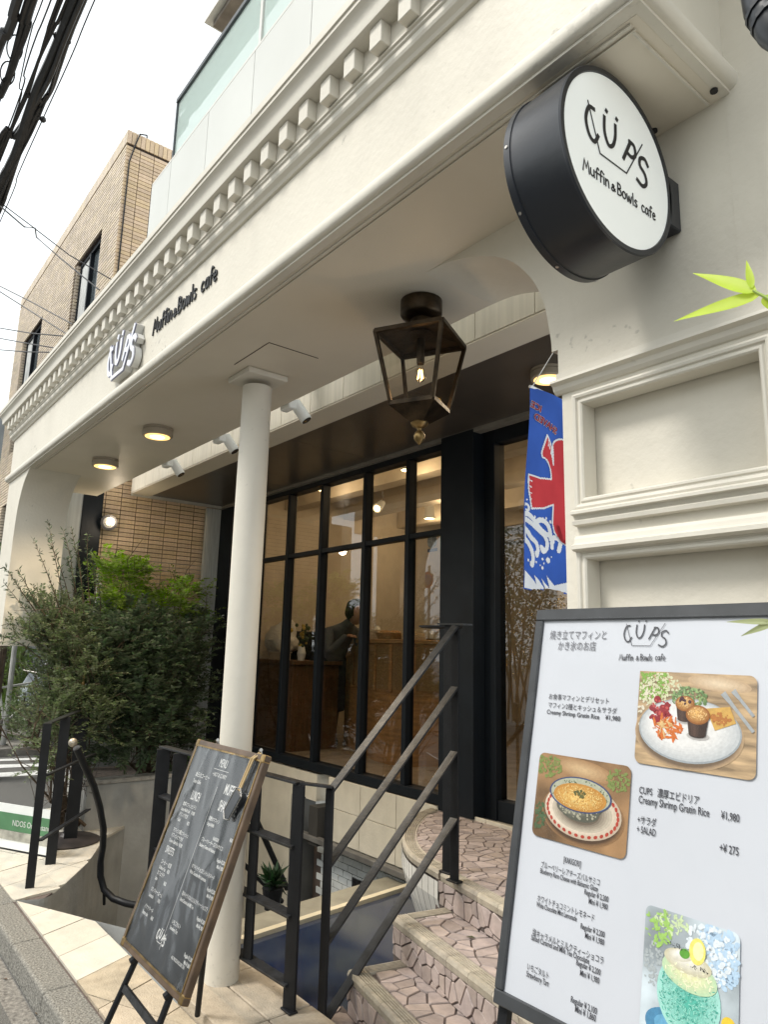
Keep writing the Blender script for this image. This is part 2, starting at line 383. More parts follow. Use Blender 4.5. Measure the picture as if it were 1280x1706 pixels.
LOGO = [('t', [(-.46, .46), (-.30, .0), (.12, 0), (.42, .46)]),                                                                            # bowl outline
        ('b', spl([(-.37, .42), (-.45, .40), (-.5, .26), (-.46, .12), (-.38, .08), (-.32, .17)], 6)),                                       # C
        ('b', spl([(-.21, .43), (-.215, .27), (-.16, .16), (-.09, .19), (-.045, .3), (-.035, .43)], 6)),                                   # U
        ('b', [(-.175, .505), (-.17, .515)]), ('b', [(-.01, .505), (-.005, .515)]),
        ('b', [(.08, .14), (.21, .38)]), ('b', spl([(.19, .375), (.27, .365), (.285, .27), (.22, .22), (.145, .235)], 5)),                  # P
        ('b', spl([(.5, .26), (.45, .31), (.37, .28), (.36, .2), (.44, .14), (.46, .05), (.39, -.01), (.3, .02)], 6))]                      # S
def logo(M, width, mb, thick, thin, ext, which='bt'):
    for j, (k, pts) in enumerate(LOGO):
        if k in which: ribbon(mb, [(x*width, y*width) for x, y in pts], thick if k == 'b' else thin, M, ext, (j % 4)*ext*.04)

# ------------------------------------------------------------------ ground, road, kerb
ZR, ZP = -.05, .05
struct(MB().add([(-90, -60, ZR), (40, -60, ZR), (40, 1.0, ZR), (-90, 1.0, ZR)], [(0, 1, 2, 3)]), 'road', ASPH)
struct(MB().add([(-90, 1.0, ZR), (-7.05, 1.0, ZR), (-7.05, 6, ZR), (-90, 6, ZR)], [(0, 1, 2, 3)]), 'side_road', ASPH)
struct(MB().add([(-90, 6, ZR-.004), (-7.05, 6, ZR-.004), (-7.05, 60, ZR-.004), (-90, 60, ZR-.004)], [(0, 1, 2, 3)]), 'ground', mat('bare_ground', (.2, .19, .16), .9, var=.2))
k = 0; kerb = thing('kerb', 'rough granite kerb along the café pavement edge', 'kerb', (-3, 1.02, ZR)); kerb['label'] = 'rough grey granite kerb between the asphalt and the beige paving'
x = -7.05
while x < 1.5:
    L_ = .6; b = MB().prism([(.955, ZR-.1), (.965, ZP-.008), (.975, ZP), (1.096, ZP), (1.096, ZR-.1)], 'x', x+.003, x+L_-.003)
    b.build('kerb_stone', KERB, kerb, bevel=.004); x += L_
gut = MB().box(-7.05, 1.5, .86, .952, ZR-.1, ZR+.004).build('gutter', mat('gutter_concrete', (.25, .235, .21), .9, var=.25, scale=60, bump=.8, bscale=150, dirt=.3)); gut['kind'] = 'structure'
# pavement tiles laid square to the slanting edge of the stairwell
pave = struct(MB().prism([(-7.0, 1.1), (1.5, 1.1), (1.5, 1.38), (-3.05, 1.38), (-4.13, 1.375), (-4.68, 1.11)], 'z', -.15, ZP-.012), 'pavement', GROUT)
A = (-4.68, 1.115); ang = math.atan(.4895); ca, sa = math.cos(ang), math.sin(ang)
curve = [(-4.68, 1.115), (-4.62, 1.25), (-4.76, 1.38), (-4.95, 1.504), (-5.2, 1.66), (-5.50, 1.80), (-5.78, 1.955), (-6.02, 2.18)]
regR = [[A, (-1.2, 1.1), (-1.2, 1.38), (-4.12, 1.38)]]
regL = [[(-6.98, 1.1), A, (-4.66, 1.16), (-6.98, 1.2)]]
cl = [(-4.66, 1.16)]+[c for c in curve[1:]]
regL = [[(-6.98, 1.1), (-4.69, 1.1), (-4.76, 1.37), (-6.98, 1.37)], [(-6.98, 1.37), (-4.76, 1.37), (-5.2, 1.66), (-6.98, 1.66)],
        [(-6.98, 1.66), (-5.2, 1.66), (-5.78, 1.955), (-6.98, 1.955)], [(-6.98, 1.955), (-5.78, 1.955), (-6.02, 2.18), (-6.98, 2.18)]]
MB().prism([(-7.0, 1.1), (-4.685, 1.1), (-4.66, 1.25), (-4.81, 1.375), (-5.23, 1.64), (-5.81, 1.935), (-6.05, 2.18), (-7, 2.18)], 'z', -.15, ZP-.013).build('subbase', GROUT, pave)
for i in range(-12, 14):
    for j in range(-3, 5):
        u0, v0 = i*.27+.003, j*.6+(.0)+.003; u1, v1 = (i+1)*.27-.003, (j+1)*.6-.003
        q = [(A[0]+u*ca-v*sa, A[1]+u*sa+v*ca) for u, v in ((u0, v0), (u1, v0), (u1, v1), (u0, v1))]
        for ri, rg in enumerate(regR+regL):
            c = clip_to(q, rg)
            if len(c) > 2 and area(c) > .002:
                cx = sum(p[0] for p in c)/len(c)
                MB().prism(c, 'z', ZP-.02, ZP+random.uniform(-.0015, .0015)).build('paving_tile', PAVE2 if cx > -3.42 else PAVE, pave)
# raised slab under the column
slab = thing('column_plinth_slab', 'stained beige stone slab one low step up under the round white column', 'stone slab', (-2.4, 1.55, ZP))
for x0, x1 in ((-3.05, -2.62), (-2.614, -2.18)):
    for y0, y1 in ((1.385, 1.56), (1.566, 1.76)):
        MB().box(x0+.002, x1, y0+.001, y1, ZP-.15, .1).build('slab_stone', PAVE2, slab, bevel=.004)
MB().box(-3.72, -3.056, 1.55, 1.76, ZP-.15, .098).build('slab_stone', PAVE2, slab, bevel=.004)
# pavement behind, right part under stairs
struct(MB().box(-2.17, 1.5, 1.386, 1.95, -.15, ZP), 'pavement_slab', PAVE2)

# road markings and far pavement
def sheet(pts, z, name, m_): return struct(MB().add([(a, b, z) for a, b in pts], [tuple(range(len(pts)))]), name, m_)
sheet([(-7.42, 1.2), (-7.25, 1.2), (-6.99, 2.3), (-7.16, 2.3)], ZR+.004, 'road_marking', ROADW)
sheet([(-9.8, 1.1), (-9.5, 1.1), (-9.1, 3.6), (-9.42, 3.6)], ZR+.004, 'road_marking', ROADW)
sheet([(-10.62, 1.1), (-10.25, 1.1), (-9.62, 3.6), (-9.75, 3.6)], ZR+.004, 'road_marking', ROADW)
sheet([(-11.0, 1.1), (-10.82, 1.1), (-10.2, 3.6), (-10.4, 3.6)], ZR+.004, 'road_marking', ROADW)
struct(MB().prism([(-11.3, .8), (-10.95, 1.2), (-10.95, 4.5), (-30, 9), (-30, .8)], 'z', -.15, ZP), 'far_pavement', mat('far_paving', (.28, .26, .23), .85, var=.15, scale=12, bump=.3))

# ------------------------------------------------------------------ stairwell pit
pit = thing('stairwell_wall', 'grey concrete curved wall of the sunken stairwell beside the pavement', 'stairwell', (-5, 2, -1.4))
full = [(-3.4, 1.748)]+curve+[(-6.03, 3.3)]
b = MB()
for i in range(len(full)-1):
    p, q = full[i], full[i+1]; z0, z1 = -1.45, ZP-.004
    pass
cw = spl([(-4.68, 1.115), (-4.63, 1.25), (-4.78, 1.385), (-5.2, 1.66), (-5.78, 1.955), (-6.02, 2.18)], 5)
b = MB()
for p, q in zip(cw, cw[1:]): b.add([(p[0], p[1], -1.45), (q[0], q[1], -1.45), (q[0], q[1], ZP+.001), (p[0], p[1], ZP+.001)], [(0, 1, 2, 3)])
b.build('curved_wall', CONC, pit, smooth=True)
b = MB()   # render band on the curved wall just under the paving
for p, q in zip(cw[2:], cw[3:]):
    d = Vector((q[0]-p[0], q[1]-p[1])).normalized(); n = (-d.y*-.008, d.x*-.008)
    b.add([(p[0]-n[0]*-1, p[1]-n[1]*-1, -.09), (q[0]-n[0]*-1, q[1]-n[1]*-1, -.09), (q[0]-n[0]*-1, q[1]-n[1]*-1, -.1), (p[0]-n[0]*-1, p[1]-n[1]*-1, -.1)], [(0, 1, 2, 3)])
b = MB().add([(-4.68, 1.115, -1.45), (-3.4, 1.748, -1.45), (-3.4, 1.748, ZP-.003), (-4.68, 1.115, ZP-.003)], [(0, 1, 2, 3)]); b.build('near_wall', CONC, pit)
MB().add([(-3.56, 1.66, -1.45), (-3.72, 3.3, -1.45), (-3.72, 3.3, -.02), (-3.56, 1.66, -.02)], [(0, 1, 2, 3)]).build('side_wall', WHITE, pit)
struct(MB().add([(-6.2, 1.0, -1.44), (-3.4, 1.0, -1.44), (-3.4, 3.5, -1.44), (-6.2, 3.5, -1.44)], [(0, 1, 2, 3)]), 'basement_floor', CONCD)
# basement stairs descending towards the back wall
bst = thing('basement_stairs', 'dark steps going down inside the stairwell behind the chalkboard', 'stairs', (-4.6, 1.7, -1.4))
for i in range(6):
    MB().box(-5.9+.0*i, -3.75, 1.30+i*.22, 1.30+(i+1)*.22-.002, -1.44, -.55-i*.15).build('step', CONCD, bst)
# planter with its wall
pl = thing('planter', 'pale concrete planter wall holding the big shrubs beside the stairwell', 'planter', (-6.4, 2.5, ZP))
MB().box(-6.13, -6.03, 1.86, 3.3, -1.45, .385).build('front_wall', CONC, pl, bevel=.004)
MB().box(-6.15, -6.01, 1.84, 3.31, .387, .42).build('coping', mat('coping_stone', (.42, .4, .36), .8, var=.15, scale=20, bump=.4), pl, bevel=.004)
MB().box(-7.0, -6.14, 1.86, 1.94, ZP, .40).build('side_wall', CONC, pl, bevel=.004)
MB().box(-7.0, -6.14, 1.95, 3.3, .1, .36).build('soil', mat('soil', (.05, .038, .028), .95, var=.3, scale=40, bump=1), pl)

# ------------------------------------------------------------------ blue deck and low wall under the shop window
deck = thing('blue_glossy_deck', 'glossy dark blue deck with brass edge trim beside the entrance steps', 'deck', (-3.1, 2.4, 0))
MB().prism([(-3.52, 1.78), (-2.6, 1.765), (-2.2, 2.1), (-2.6, 3.33), (-3.70, 3.33)], 'z', -.12, 0.0).build('deck_sheet', BLUEF, deck)
MB().add([(-3.562, 1.78, .022), (-3.52, 1.78, .022), (-3.70, 3.27, .022), (-3.742, 3.27, .022), (-3.555, 1.78, -.05), (-3.52, 1.78, -.05), (-3.70, 3.27, -.05), (-3.735, 3.27, -.05)],
     [(0, 1, 2, 3), (1, 5, 6, 2), (0, 3, 7, 4), (0, 4, 5, 1), (3, 2, 6, 7)]).build('edge_trim', GOLDT, deck)
MB().prism([(-3.84, 1.80), (-3.56, 1.80), (-3.738, 3.27), (-4.0, 3.27)], 'z', -.09, -.012).build('ledge', mat('beige_ledge', (.30, .275, .21), .35, var=.12, scale=6, bump=.1), deck)

cafe = thing('cafe_building', 'cream painted cafe front with dentil cornice, deep soffit and round column', 'building', (-3.5, 2, 0))
LOWW = mat('pale_render_block', (.62, .58, .48), .7, var=.06, scale=5, bump=.25, bscale=60, dirt=.25)
lw = MB().box(-4.75, -1.2, 3.29, 3.45, .03, .50); lwo = lw.build('low_wall', mat('low_wall_joint', (.36, .33, .27), .85, var=.1), cafe)
for i, (x0, x1) in enumerate(((-4.745, -4.34), (-4.335, -3.93), (-3.925, -3.52), (-3.515, -3.1), (-3.095, -2.7))):
    for z0, z1 in ((.072, .30), (.304, .518)):
        MB().box(x0, x1, 3.274, 3.291, z0, z1).build('wall_block', LOWW, lwo, bevel=.002)
MB().box(-7.05, -4.95, 3.30, 3.45, .30, .5).build('low_wall', LOWW, cafe)
MB().box(-7.05, -5.32, 3.30, 3.45, -1.45, .30).build('low_wall', LOWW, cafe)
MB().box(-5.08, -3.2, 3.22, 3.272, .03, .068).build('ledge_moulding', mat('dark_grey_flashing', (.13, .125, .115), .5, var=.15), cafe, bevel=.003)
MB().box(-4.95, -4.83, 3.24, 3.4, .0, .28).build('basement_pilaster', mat('dark_pilaster', (.04, .038, .034), .6, var=.1), cafe)
MB().box(-5.26, -5.10, 3.28, 3.4, -1.4, .31).build('basement_pilaster', mat('grey_pilaster', (.09, .09, .085), .6, var=.1), cafe)
# basement back wall of white glazed brick and dark doorway
bw = MB().box(-5.10, -3.4, 3.40, 3.5, -1.45, .03).build('basement_wall', MORTAR, cafe)
wb = MB()
for j in range(22):
    for i in range(12):
        x0 = -5.04+i*.12+(.06 if j % 2 else 0); z0 = -1.1+j*.05
        if x0 > -3.6: continue
        wb.box(x0, x0+.115, 3.392, 3.401, z0, z0+.045)
wb.build('white_wall_tiles', mat('white_glazed_tile', (.55, .58, .58), .25, var=.06, isl=.06), bw, kind='stuff')
MB().box(-4.55, -4.0, 3.380, 3.391, -1.2, -.17).build('dark_doorway', mat('dark_opening', (.01, .01, .012), .3, var=.1), bw)

# ------------------------------------------------------------------ entrance steps
st = thing('entrance_steps', 'pink crazy paved entrance steps with ribbed nosing up to a rounded landing', 'steps', (-2.0, 2.2, ZP))
th = math.atan2(-.15, .68)   # the nosings run slightly off the facade
ex = Vector((math.cos(th), math.sin(th), 0)); ey = Vector((-math.sin(th), math.cos(th), 0))
def sp(o, u, v): p = o+ex*u+ey*v; return (p.x, p.y)
def stone_patch(parent, polys, frame, lift=.006):
    """frame(u,v,h) -> world"""
    for pl_ in polys:
        h = lift+random.uniform(-.0015, .0015); n = len(pl_)
        c = (sum(p[0] for p in pl_)/n, sum(p[1] for p in pl_)/n)
        inner = [(c[0]+(p[0]-c[0])*.955, c[1]+(p[1]-c[1])*.955) for p in pl_]
        v = [frame(a, b_, -.004) for a, b_ in pl_]+[frame(a, b_, h*.55) for a, b_ in pl_]+[frame(a, b_, h) for a, b_ in inner]
        f = [tuple(range(2*n, 3*n))]+[(i, (i+1) % n, n+(i+1) % n, n+i) for i in range(n)]+[(n+i, n+(i+1) % n, 2*n+(i+1) % n, 2*n+i) for i in range(n)]
        MB().add(v, f).build('stone', STONE, parent)
LV = [(.21, Vector((-2.56, 1.903, 0))), (.36, Vector((-2.577, 2.15, 0))), (.50, Vector((-2.573, 2.415, 0)))]
WD = 1.55
def nosing(parent, o, z, L0, L1, depth=.062, u_ax=ex, v_ax=ey):
    """ribbed tiles along the edge"""
    u = L0
    while u < L1-.02:
        w = min(.15, L1-u)
        def F(a, b_, h): p = o+u_ax*a+v_ax*b_; return (p.x, p.y, z+h)
        prof = [(-.006, -.036), (-.010, -.012), (-.004, .0)]
        for r in range(5):
            v0 = .004+r*.0115; prof += [(v0, .002), (v0+.006, .002), (v0+.0068, -.0035), (v0+.0105, -.0035)]
        prof += [(depth, .001), (depth, -.036)]
        n = len(prof); a0, a1 = u+.0012, u+w-.0012
        v = [F(a0, p, h) for p, h in prof]+[F(a1, p, h) for p, h in prof]
        MB().add(v, [tuple(range(n)), tuple(range(n, 2*n))]+[(i, (i+1) % n, n+(i+1) % n, n+i) for i in range(n)]).build('nosing_tile', NOSE, parent)
        u += w
for k_, (z, o) in enumerate(LV[:2]):
    nxt = LV[k_+1][1]; dep = (nxt-o).dot(ey)+.02
    r = [sp(o, 0, 0), sp(o, WD, 0), sp(o, WD, dep+.3), sp(o, 0, dep+.3)]
    body = MB().prism(r, 'z', ZP-.1, z-.008).build('step', GROUT, st)
    fr = lambda u, v, h, o=o, z=z: (*sp(o, u, v), z-.008+h)
    stone_patch(body, voronoi([(.065, .07), (WD, .07), (WD, dep-.012), (.065, dep-.012)], .070, .008, seed=k_+3), fr, .007)
    zb = (ZP, .21, .36)[k_]
    fr = lambda u, v, h, o=o, zb=zb: (*sp(o, u, -h), zb+v)
    stone_patch(body, voronoi([(.0, .004), (WD, .004), (WD, z-zb-.04), (.0, z-zb-.04)], .050, .007, asp=1.5, seed=k_+13), fr, .006)
    nosing(body, o, z, .0, WD)
    nosing(body, o+ex*.0+ey*.065, z, 0, dep-.06, .06, ey, ex)
# landing
z, o = LV[2]
# landing outline: noses straight then a rounded corner out to the left
arc = [(-3.60, 3.34)]+[(p[0], p[1]) for p in spl([(-3.52, 3.12), (-3.36, 2.90), (-3.19, 2.72), (-3.02, 2.585), (-2.83, 2.482), (-2.573, 2.415)], 5)]
land = arc+[sp(o, WD, 0), (-1.0, 3.34)]
lb = MB()
n = len(land); cx, cy = -2.4, 3.1
low = [(x+(cx-x)*(.16 if i < len(arc)-2 else 0), y+(cy-y)*(.16 if i < len(arc)-2 else 0)) for i, (x, y) in enumerate(land)]
lb.add([(x, y, -.02) for x, y in low]+[(x, y, z-.008) for x, y in land], [tuple(range(n))[::-1], tuple(range(n, 2*n))]+[(i, (i+1) % n, n+(i+1) % n, n+i) for i in range(n)])
lo = lb.build('landing', GROUT, st)
sk = MB(); ribs = 46; pth = []
for i in range(len(arc)-1):   # white ribbed skirt
    for t in (0, .5): pth.append((arc[i][0]+(arc[i+1][0]-arc[i][0])*t, arc[i][1]+(arc[i+1][1]-arc[i][1])*t))
pth.append(arc[-1])
def skp(p, e, f): x, y = p; return (x+(cx-x)*f+(x-cx)*e, y+(cy-y)*f+(y-cy)*e)
rows = [(z-.045, 0), (z-.12, .0), (.3, .03), (.2, .08), (.0, .17)]
for i in range(len(pth)-1):
    for j in range(len(rows)-1):
        e0 = .014 if i % 2 else .012
        q = [(*skp(pth[i], e0, rows[j][1]), rows[j][0]), (*skp(pth[i+1], e0, rows[j][1]), rows[j][0]), (*skp(pth[i+1], e0, rows[j+1][1]), rows[j+1][0]), (*skp(pth[i], e0, rows[j+1][1]), rows[j+1][0])]
        sk.add(q, [(0, 1, 2, 3)])
sk.build('landing_skirt', WHITE, lo)
inn = [skp(p, -.075, 0) for p in arc]
regn = inn+[sp(o, WD, .07), (-1.0, 3.30)]
# the region is convex enough: clip stones to it
lst = voronoi(regn, .068, .0085, asp=.85, seed=5); lst.sort(key=lambda p: p[0][1])
NST = sum(1 for o_ in bpy.data.objects if o_.name.split('.')[0] == 'stone')
kf = max(0, 298-NST); stone_patch(lo, lst[:kf], lambda u, v, h: (u, v, z-.008+h), .007)
far_ = MB()
for pl_ in lst[kf:]:
    n_ = len(pl_); h_ = z-.008+.006+random.uniform(-.001, .001); far_.add([(a, b_, z-.012) for a, b_ in pl_]+[(a, b_, h_) for a, b_ in pl_], [tuple(range(n_, 2*n_))]+[(i, (i+1) % n_, n_+(i+1) % n_, n_+i) for i in range(n_)])
far_.build('stones', mat('pink_crazy_stones', (.42, .345, .315), .5, var=.08, scale=25, bump=.25, bscale=80, isl=.2), lo, kind='stuff')
fr = lambda u, v, h: (*sp(o, u, -h), .36+v)
stone_patch(lo, voronoi([(.0, .004), (WD, .004), (WD, .10), (.0, .10)], .056, .007, asp=1.3, seed=31), fr, .006)
nosing(lo, o, z, 0.02, WD)
for i in range(0, len(arc)-1):
    a, b_ = Vector((*arc[i], 0)), Vector((*arc[i+1], 0)); u_ = (b_-a); l = u_.length; u_.normalize(); v_ = Vector((-u_.y, u_.x, 0))
    if v_.dot(Vector((cx, cy, 0))-a) < 0: v_ = -v_
    nosing(lo, a, z, -.003, l+.004, .07, u_, v_)
# ground stones at the foot
foot = struct(MB().prism([sp(Vector((-2.56, 1.903, 0)), -.06, -.16), sp(Vector((-2.56, 1.903, 0)), WD, -.16), sp(Vector((-2.56, 1.903, 0)), WD, 0), sp(Vector((-2.56, 1.903, 0)), -.06, .0)], 'z', 0, ZP+.004), 'step_foot_paving', GROUT)
stone_patch(foot, voronoi([(-.05, -.15), (WD, -.15), (WD, -.012), (-.05, -.012)], .085, .012, seed=77), lambda u, v, h: (*sp(Vector((-2.56, 1.903, 0)), u, v), ZP+.004+h), .006)

# ------------------------------------------------------------------ cafe facade
XL, XR = -6.65, -.66
def sweep(mb, prof, ends=True):
    """closed profile (outward, z) run round the beam with mitred returns"""
    n = len(prof)
    for e, zz in prof: pass
    ring = [[(XL-e, 1.53, zz), (XL-e, 1.15-e, zz), (XR+e, 1.15-e, zz), (XR+e, 1.529, zz)] for e, zz in prof]
    vs_ = [ring[j][i] for i in range(4) for j in range(n)]
    f = [(i*n+j, i*n+(j+1) % n, (i+1)*n+(j+1) % n, (i+1)*n+j) for i in range(3) for j in range(n)]
    f += [tuple(range(n)), tuple(range(3*n, 4*n))]
    mb.add(vs_, f); return mb
beam = MB().prism([(1.15, 2.822), (1.15, 3.45), (1.88, 3.45), (1.88, 2.822)], 'x', XL, XR).build('beam', CREAM, cafe, label='deep cream beam with flat fascia carrying the cafe name')
MB().box(XL+.01, -1.0, 1.17, 1.879, 2.812, 2.8215).build('soffit', SOFF, beam)
MB().box(-1.0, XR-.01, 1.17, 1.53, 2.812, 2.8215).build('soffit', SOFF, beam)
MB().box(XR, 1.6, 1.531, 1.88, 2.3, 6.5).build('upper_wall', CREAM, cafe)
sweep(MB(), [(-.02, 2.880), (.004, 2.880), (.014, 2.876), (.026, 2.868), (.032, 2.856), (.033, 2.842), (.029, 2.830), (.022, 2.823), (.012, 2.821), (.012, 2.813), (-.02, 2.813)]).build('bead_moulding', CREAM2, cafe, smooth=True)
MB().box(XL+.035, XR-.03, 1.178, 1.186, 2.806, 2.811).build('soffit_bead', CREAM2, beam); MB().box(XL+.035, XR-.03, 1.196, 1.2, 2.807, 2.811).build('soffit_bead', CREAM2, beam)
MB().box(XR-.04, XR-.034, 1.20, 1.52, 2.806, 2.811).build('soffit_bead', CREAM2, beam)
sweep(MB(), [(-.01, 3.184), (.010, 3.186), (.016, 3.196), (.030, 3.206), (.034, 3.214), (.034, 3.232), (.040, 3.236), (.040, 3.245), (.046, 3.247), (.046, 3.254), (.040, 3.257), (.040, 3.34), (-.01, 3.34)]).build('crown_moulding', CREAM2, cafe)
cor = sweep(MB(), [(-.01, 3.335), (.088, 3.335), (.094, 3.338), (.097, 3.352), (.098, 3.368), (.103, 3.386), (.113, 3.400), (.122, 3.406), (.122, 3.420), (.128, 3.423), (.128, 3.452), (.120, 3.456), (-.01, 3.458)]).build('cornice', CREAM2, cafe, smooth=True)
dm = MB().box(-.0285, .0285, -.0155, .0225, -.035, .040); dmo = dm.build('dentil', CREAM2, cafe, bevel=.002)
dmo.location = Vector((-1.32, 1.15-.04-.0225, 3.294))-wloc(cafe); dme = dmo.data
# (mesh was offset by the parent's place: rebuild around zero)
for v in dme.vertices: v.co += wloc(cafe)
x = -1.32+.1345*4
i = 0
while x-.1345*i > XL+.02:
    if i != 4: inst('dentil', dme, (x-.1345*i, 1.15-.04-.0225, 3.294), cafe)
    i += 1
# left hanging pier with its arch
def arcpier(outer, pts, y0, y1, ztop, zbot):
    poly = [(outer, zbot), (outer, ztop)]+[(pts[0][0], ztop)]+pts+[(pts[-1][0], zbot)]
    return MB().prism(poly, 'y', y0, y1)
lc = spl([(-5.86, 2.818), (-5.95, 2.79), (-6.07, 2.71), (-6.165, 2.57), (-6.20, 2.42), (-6.21, 2.25)], 5)
b = arcpier(-6.65, lc, 1.151, 1.529, 2.8215, 1.45); b.build('arched_pier', CREAM, cafe, smooth=True)
MB().box(-6.65, -6.54, 1.151, 1.2, ZP, 1.449).build('pier_post', mat('pale_grey_post', (.4, .4, .38), .6, var=.1), cafe)
# side end of recess: pale panel and dark navy pilaster at the neighbour's wall
MB().box(-7.03, -6.96, 1.69, 1.85, 1.2, 2.95).build('pale_metal_panel', mat('pale_grey_metal', (.36, .38, .38), .45, var=.08, stretch=(12, 12, .3), scale=3), cafe)
MB().box(-7.035, -6.94, 1.852, 2.03, .4, 2.95).build('navy_pilaster', NAVY, cafe)
# right hand wall: arch, ledge, panelled pier
rc = spl([(-1.86, 2.8125), (-1.64, 2.8065), (-1.47, 2.76), (-1.35, 2.695), (-1.265, 2.605), (-1.214, 2.505), (-1.190, 2.385), (-1.186, 2.335)], 5)
rc = [(-1.86, 2.8208)]+rc
MB().prism(rc+[(-1.165, 2.335), (-1.165, 2.235), (XR, 2.235), (XR, 2.8205)], 'y', 1.53, 1.88).build('arched_wall', CREAM, cafe, smooth=True)
MB().box(XR, 1.6, 1.529, 1.531, 2.236, 2.9).build('arched_wall', CREAM, cafe)
F0, F1 = 1.53, 1.585
wall = MB().box(-1.154, 1.6, F1, 1.88, ZP, 2.232).build('panelled_pier', CREAM, cafe)
fm = MB()
PX = [(-1.090, -.627), (-.545, -.08), (0.0, .46), (.54, 1.0)]
PZ = [(1.895, 2.158), (1.15, 1.740), (.35, .98)]
xs = [-1.154]
for a, b_ in PX: xs += [a, b_]
xs.append(1.6)
for i in range(0, len(xs), 2): fm.box(xs[i], xs[i+1], F0, F1, ZP, 2.232)
for (a, b_) in PX:
    zz = [2.232, PZ[0][1], PZ[0][0], PZ[1][1], PZ[1][0], PZ[2][1], PZ[2][0], ZP]
    for i in range(0, 8, 2): fm.box(a, b_, F0, F1, zz[i+1], zz[i])
fm.build('pier_face', CREAM, wall)
def frame_mould(x0, x1, z0, z1, prof, name, parent):
    """prof (outwards, proud) closed"""
    n = len(prof); v = []
    for cxx, czz, sx_, sz_ in ((x0, z0, -1, -1), (x1, z0, 1, -1), (x1, z1, 1, 1), (x0, z1, -1, 1)):
        for e, h in prof: v.append((cxx+sx_*e, F0-h, czz+sz_*e))
    f = [(i*n+j, i*n+(j+1) % n, ((i+1) % 4)*n+(j+1) % n, ((i+1) % 4)*n+j) for i in range(4) for j in range(n)]
    return MB().add(v, f).build(name, CREAM2, parent)
MP = [(-.003, -.05), (-.003, .004), (.001, .008), (.006, .008), (.009, .004), (.012, .004), (.015, .010), (.021, .012), (.026, .010), (.029, .004), (.030, -.002)]
for (a, b_) in PX:
    for zi, (z0, z1) in enumerate(PZ[:2]): frame_mould(a, b_, z0, z1, MP, 'panel_moulding', wall)
    # sill of the upper panel and cap of the lower one
    MB().prism([(F0, 1.866), (F0-.020, 1.866), (F0-.030, 1.860), (F0-.030, 1.853), (F0-.016, 1.850), (F0-.012, 1.842), (F0-.022, 1.836), (F0-.020, 1.826), (F0, 1.824)], 'x', a-.026, b_+.026).build('panel_sill', CREAM2, wall)
    MB().prism([(F0, 1.800), (F0-.010, 1.798), (F0-.014, 1.790), (F0-.016, 1.778), (F0-.028, 1.772), (F0-.028, 1.762), (F0-.018, 1.757), (F0, 1.757)], 'x', a-.026, b_+.026).build('panel_cap', CREAM2, wall)
MB().prism([(F0+.001, 2.238), (F0-.012, 2.238), (F0-.030, 2.234), (F0-.032, 2.226), (F0-.018, 2.220), (F0-.014, 2.208), (F0-.006, 2.200), (F0+.001, 2.198)], 'x', -1.172, 1.6).build('ledge_moulding', CREAM2, wall)
MB().prism([(F0+.001, 2.262), (F0-.004, 2.262), (F0-.005, 2.243), (F0+.001, 2.240)], 'x', -1.170, 1.6).build('ledge_moulding', CREAM2, wall)
for px, py in ((1194, 155), (1094, 221)):
    p = at(px, py, z=2.81); MB().lathe((p.x, p.y-.01, 2.808), [(.009, -.001), (.009, .0045)], 10).build('fixing_hole', BLKP, beam)

for (x0, x1, y0, y1) in ((-2.62, -2.617, 1.40, 1.66), (-2.95, -2.62, 1.40, 1.403)): MB().box(x0, x1, y0, y1, 2.8095, 2.8118).build('panel_joint', MORTAR, beam)
# column with square cap
colm = MB().lathe((-3.02, 1.567, .1), [(.073, 0), (.073, 2.0), (.071, 2.655)], 40).build('column', CREAM2, cafe, smooth=True)
MB().box(-3.13, -2.91, 1.458, 1.676, 2.783, 2.811).build('capital', CREAM2, colm, bevel=.004)

# recess: bright beam face, its underside, dark ceiling panels
bmf = MB().box(-6.93, -1.2, 2.29, 2.47, 2.952, 3.45).build('inner_beam', mat('cream_cladding', (.66, .62, .52), .5, var=.05, scale=4, stretch=(9, 9, .4), dirt=.3), cafe)
for i in range(16):
    x0 = -6.93+i*.3625; MB().box(x0+.002, x0+.3595, 2.282, 2.289, 2.956, 3.44).build('cladding_panel', mat('cream_cladding2', (.72, .68, .58), .45, var=.05, scale=3, stretch=(14, 14, .3), dirt=.35, per=.03), bmf)
xs = [-6.93, -5.6, -4.27, -2.94, -1.2]
for i in range(4):
    MB().box(xs[i]+.002, xs[i+1]-.002, 2.284, 2.476, 2.944, 2.9515).build('beam_underside', SOFF, bmf)
    MB().box(xs[i]+.0015, xs[i+1]-.0015, 2.48, 3.26, 2.955, 2.965).build('ceiling_panel', CEIL, cafe)
MB().box(-7.0, -1.2, 3.262, 3.33, 2.93, 2.99).build('ceiling_trim', mat('grey_trim', (.25, .23, .2), .4, var=.1), cafe)
MB().box(-6.945, -6.93, 2.29, 3.26, 2.925, 2.99).build('ceiling_trim', mat('pale_trim', (.5, .48, .42), .4, var=.1), cafe)
MB().box(-7.05, -1.2, 2.47, 3.4, 3.0, 3.4).build('flat_roof', CREAM, cafe)
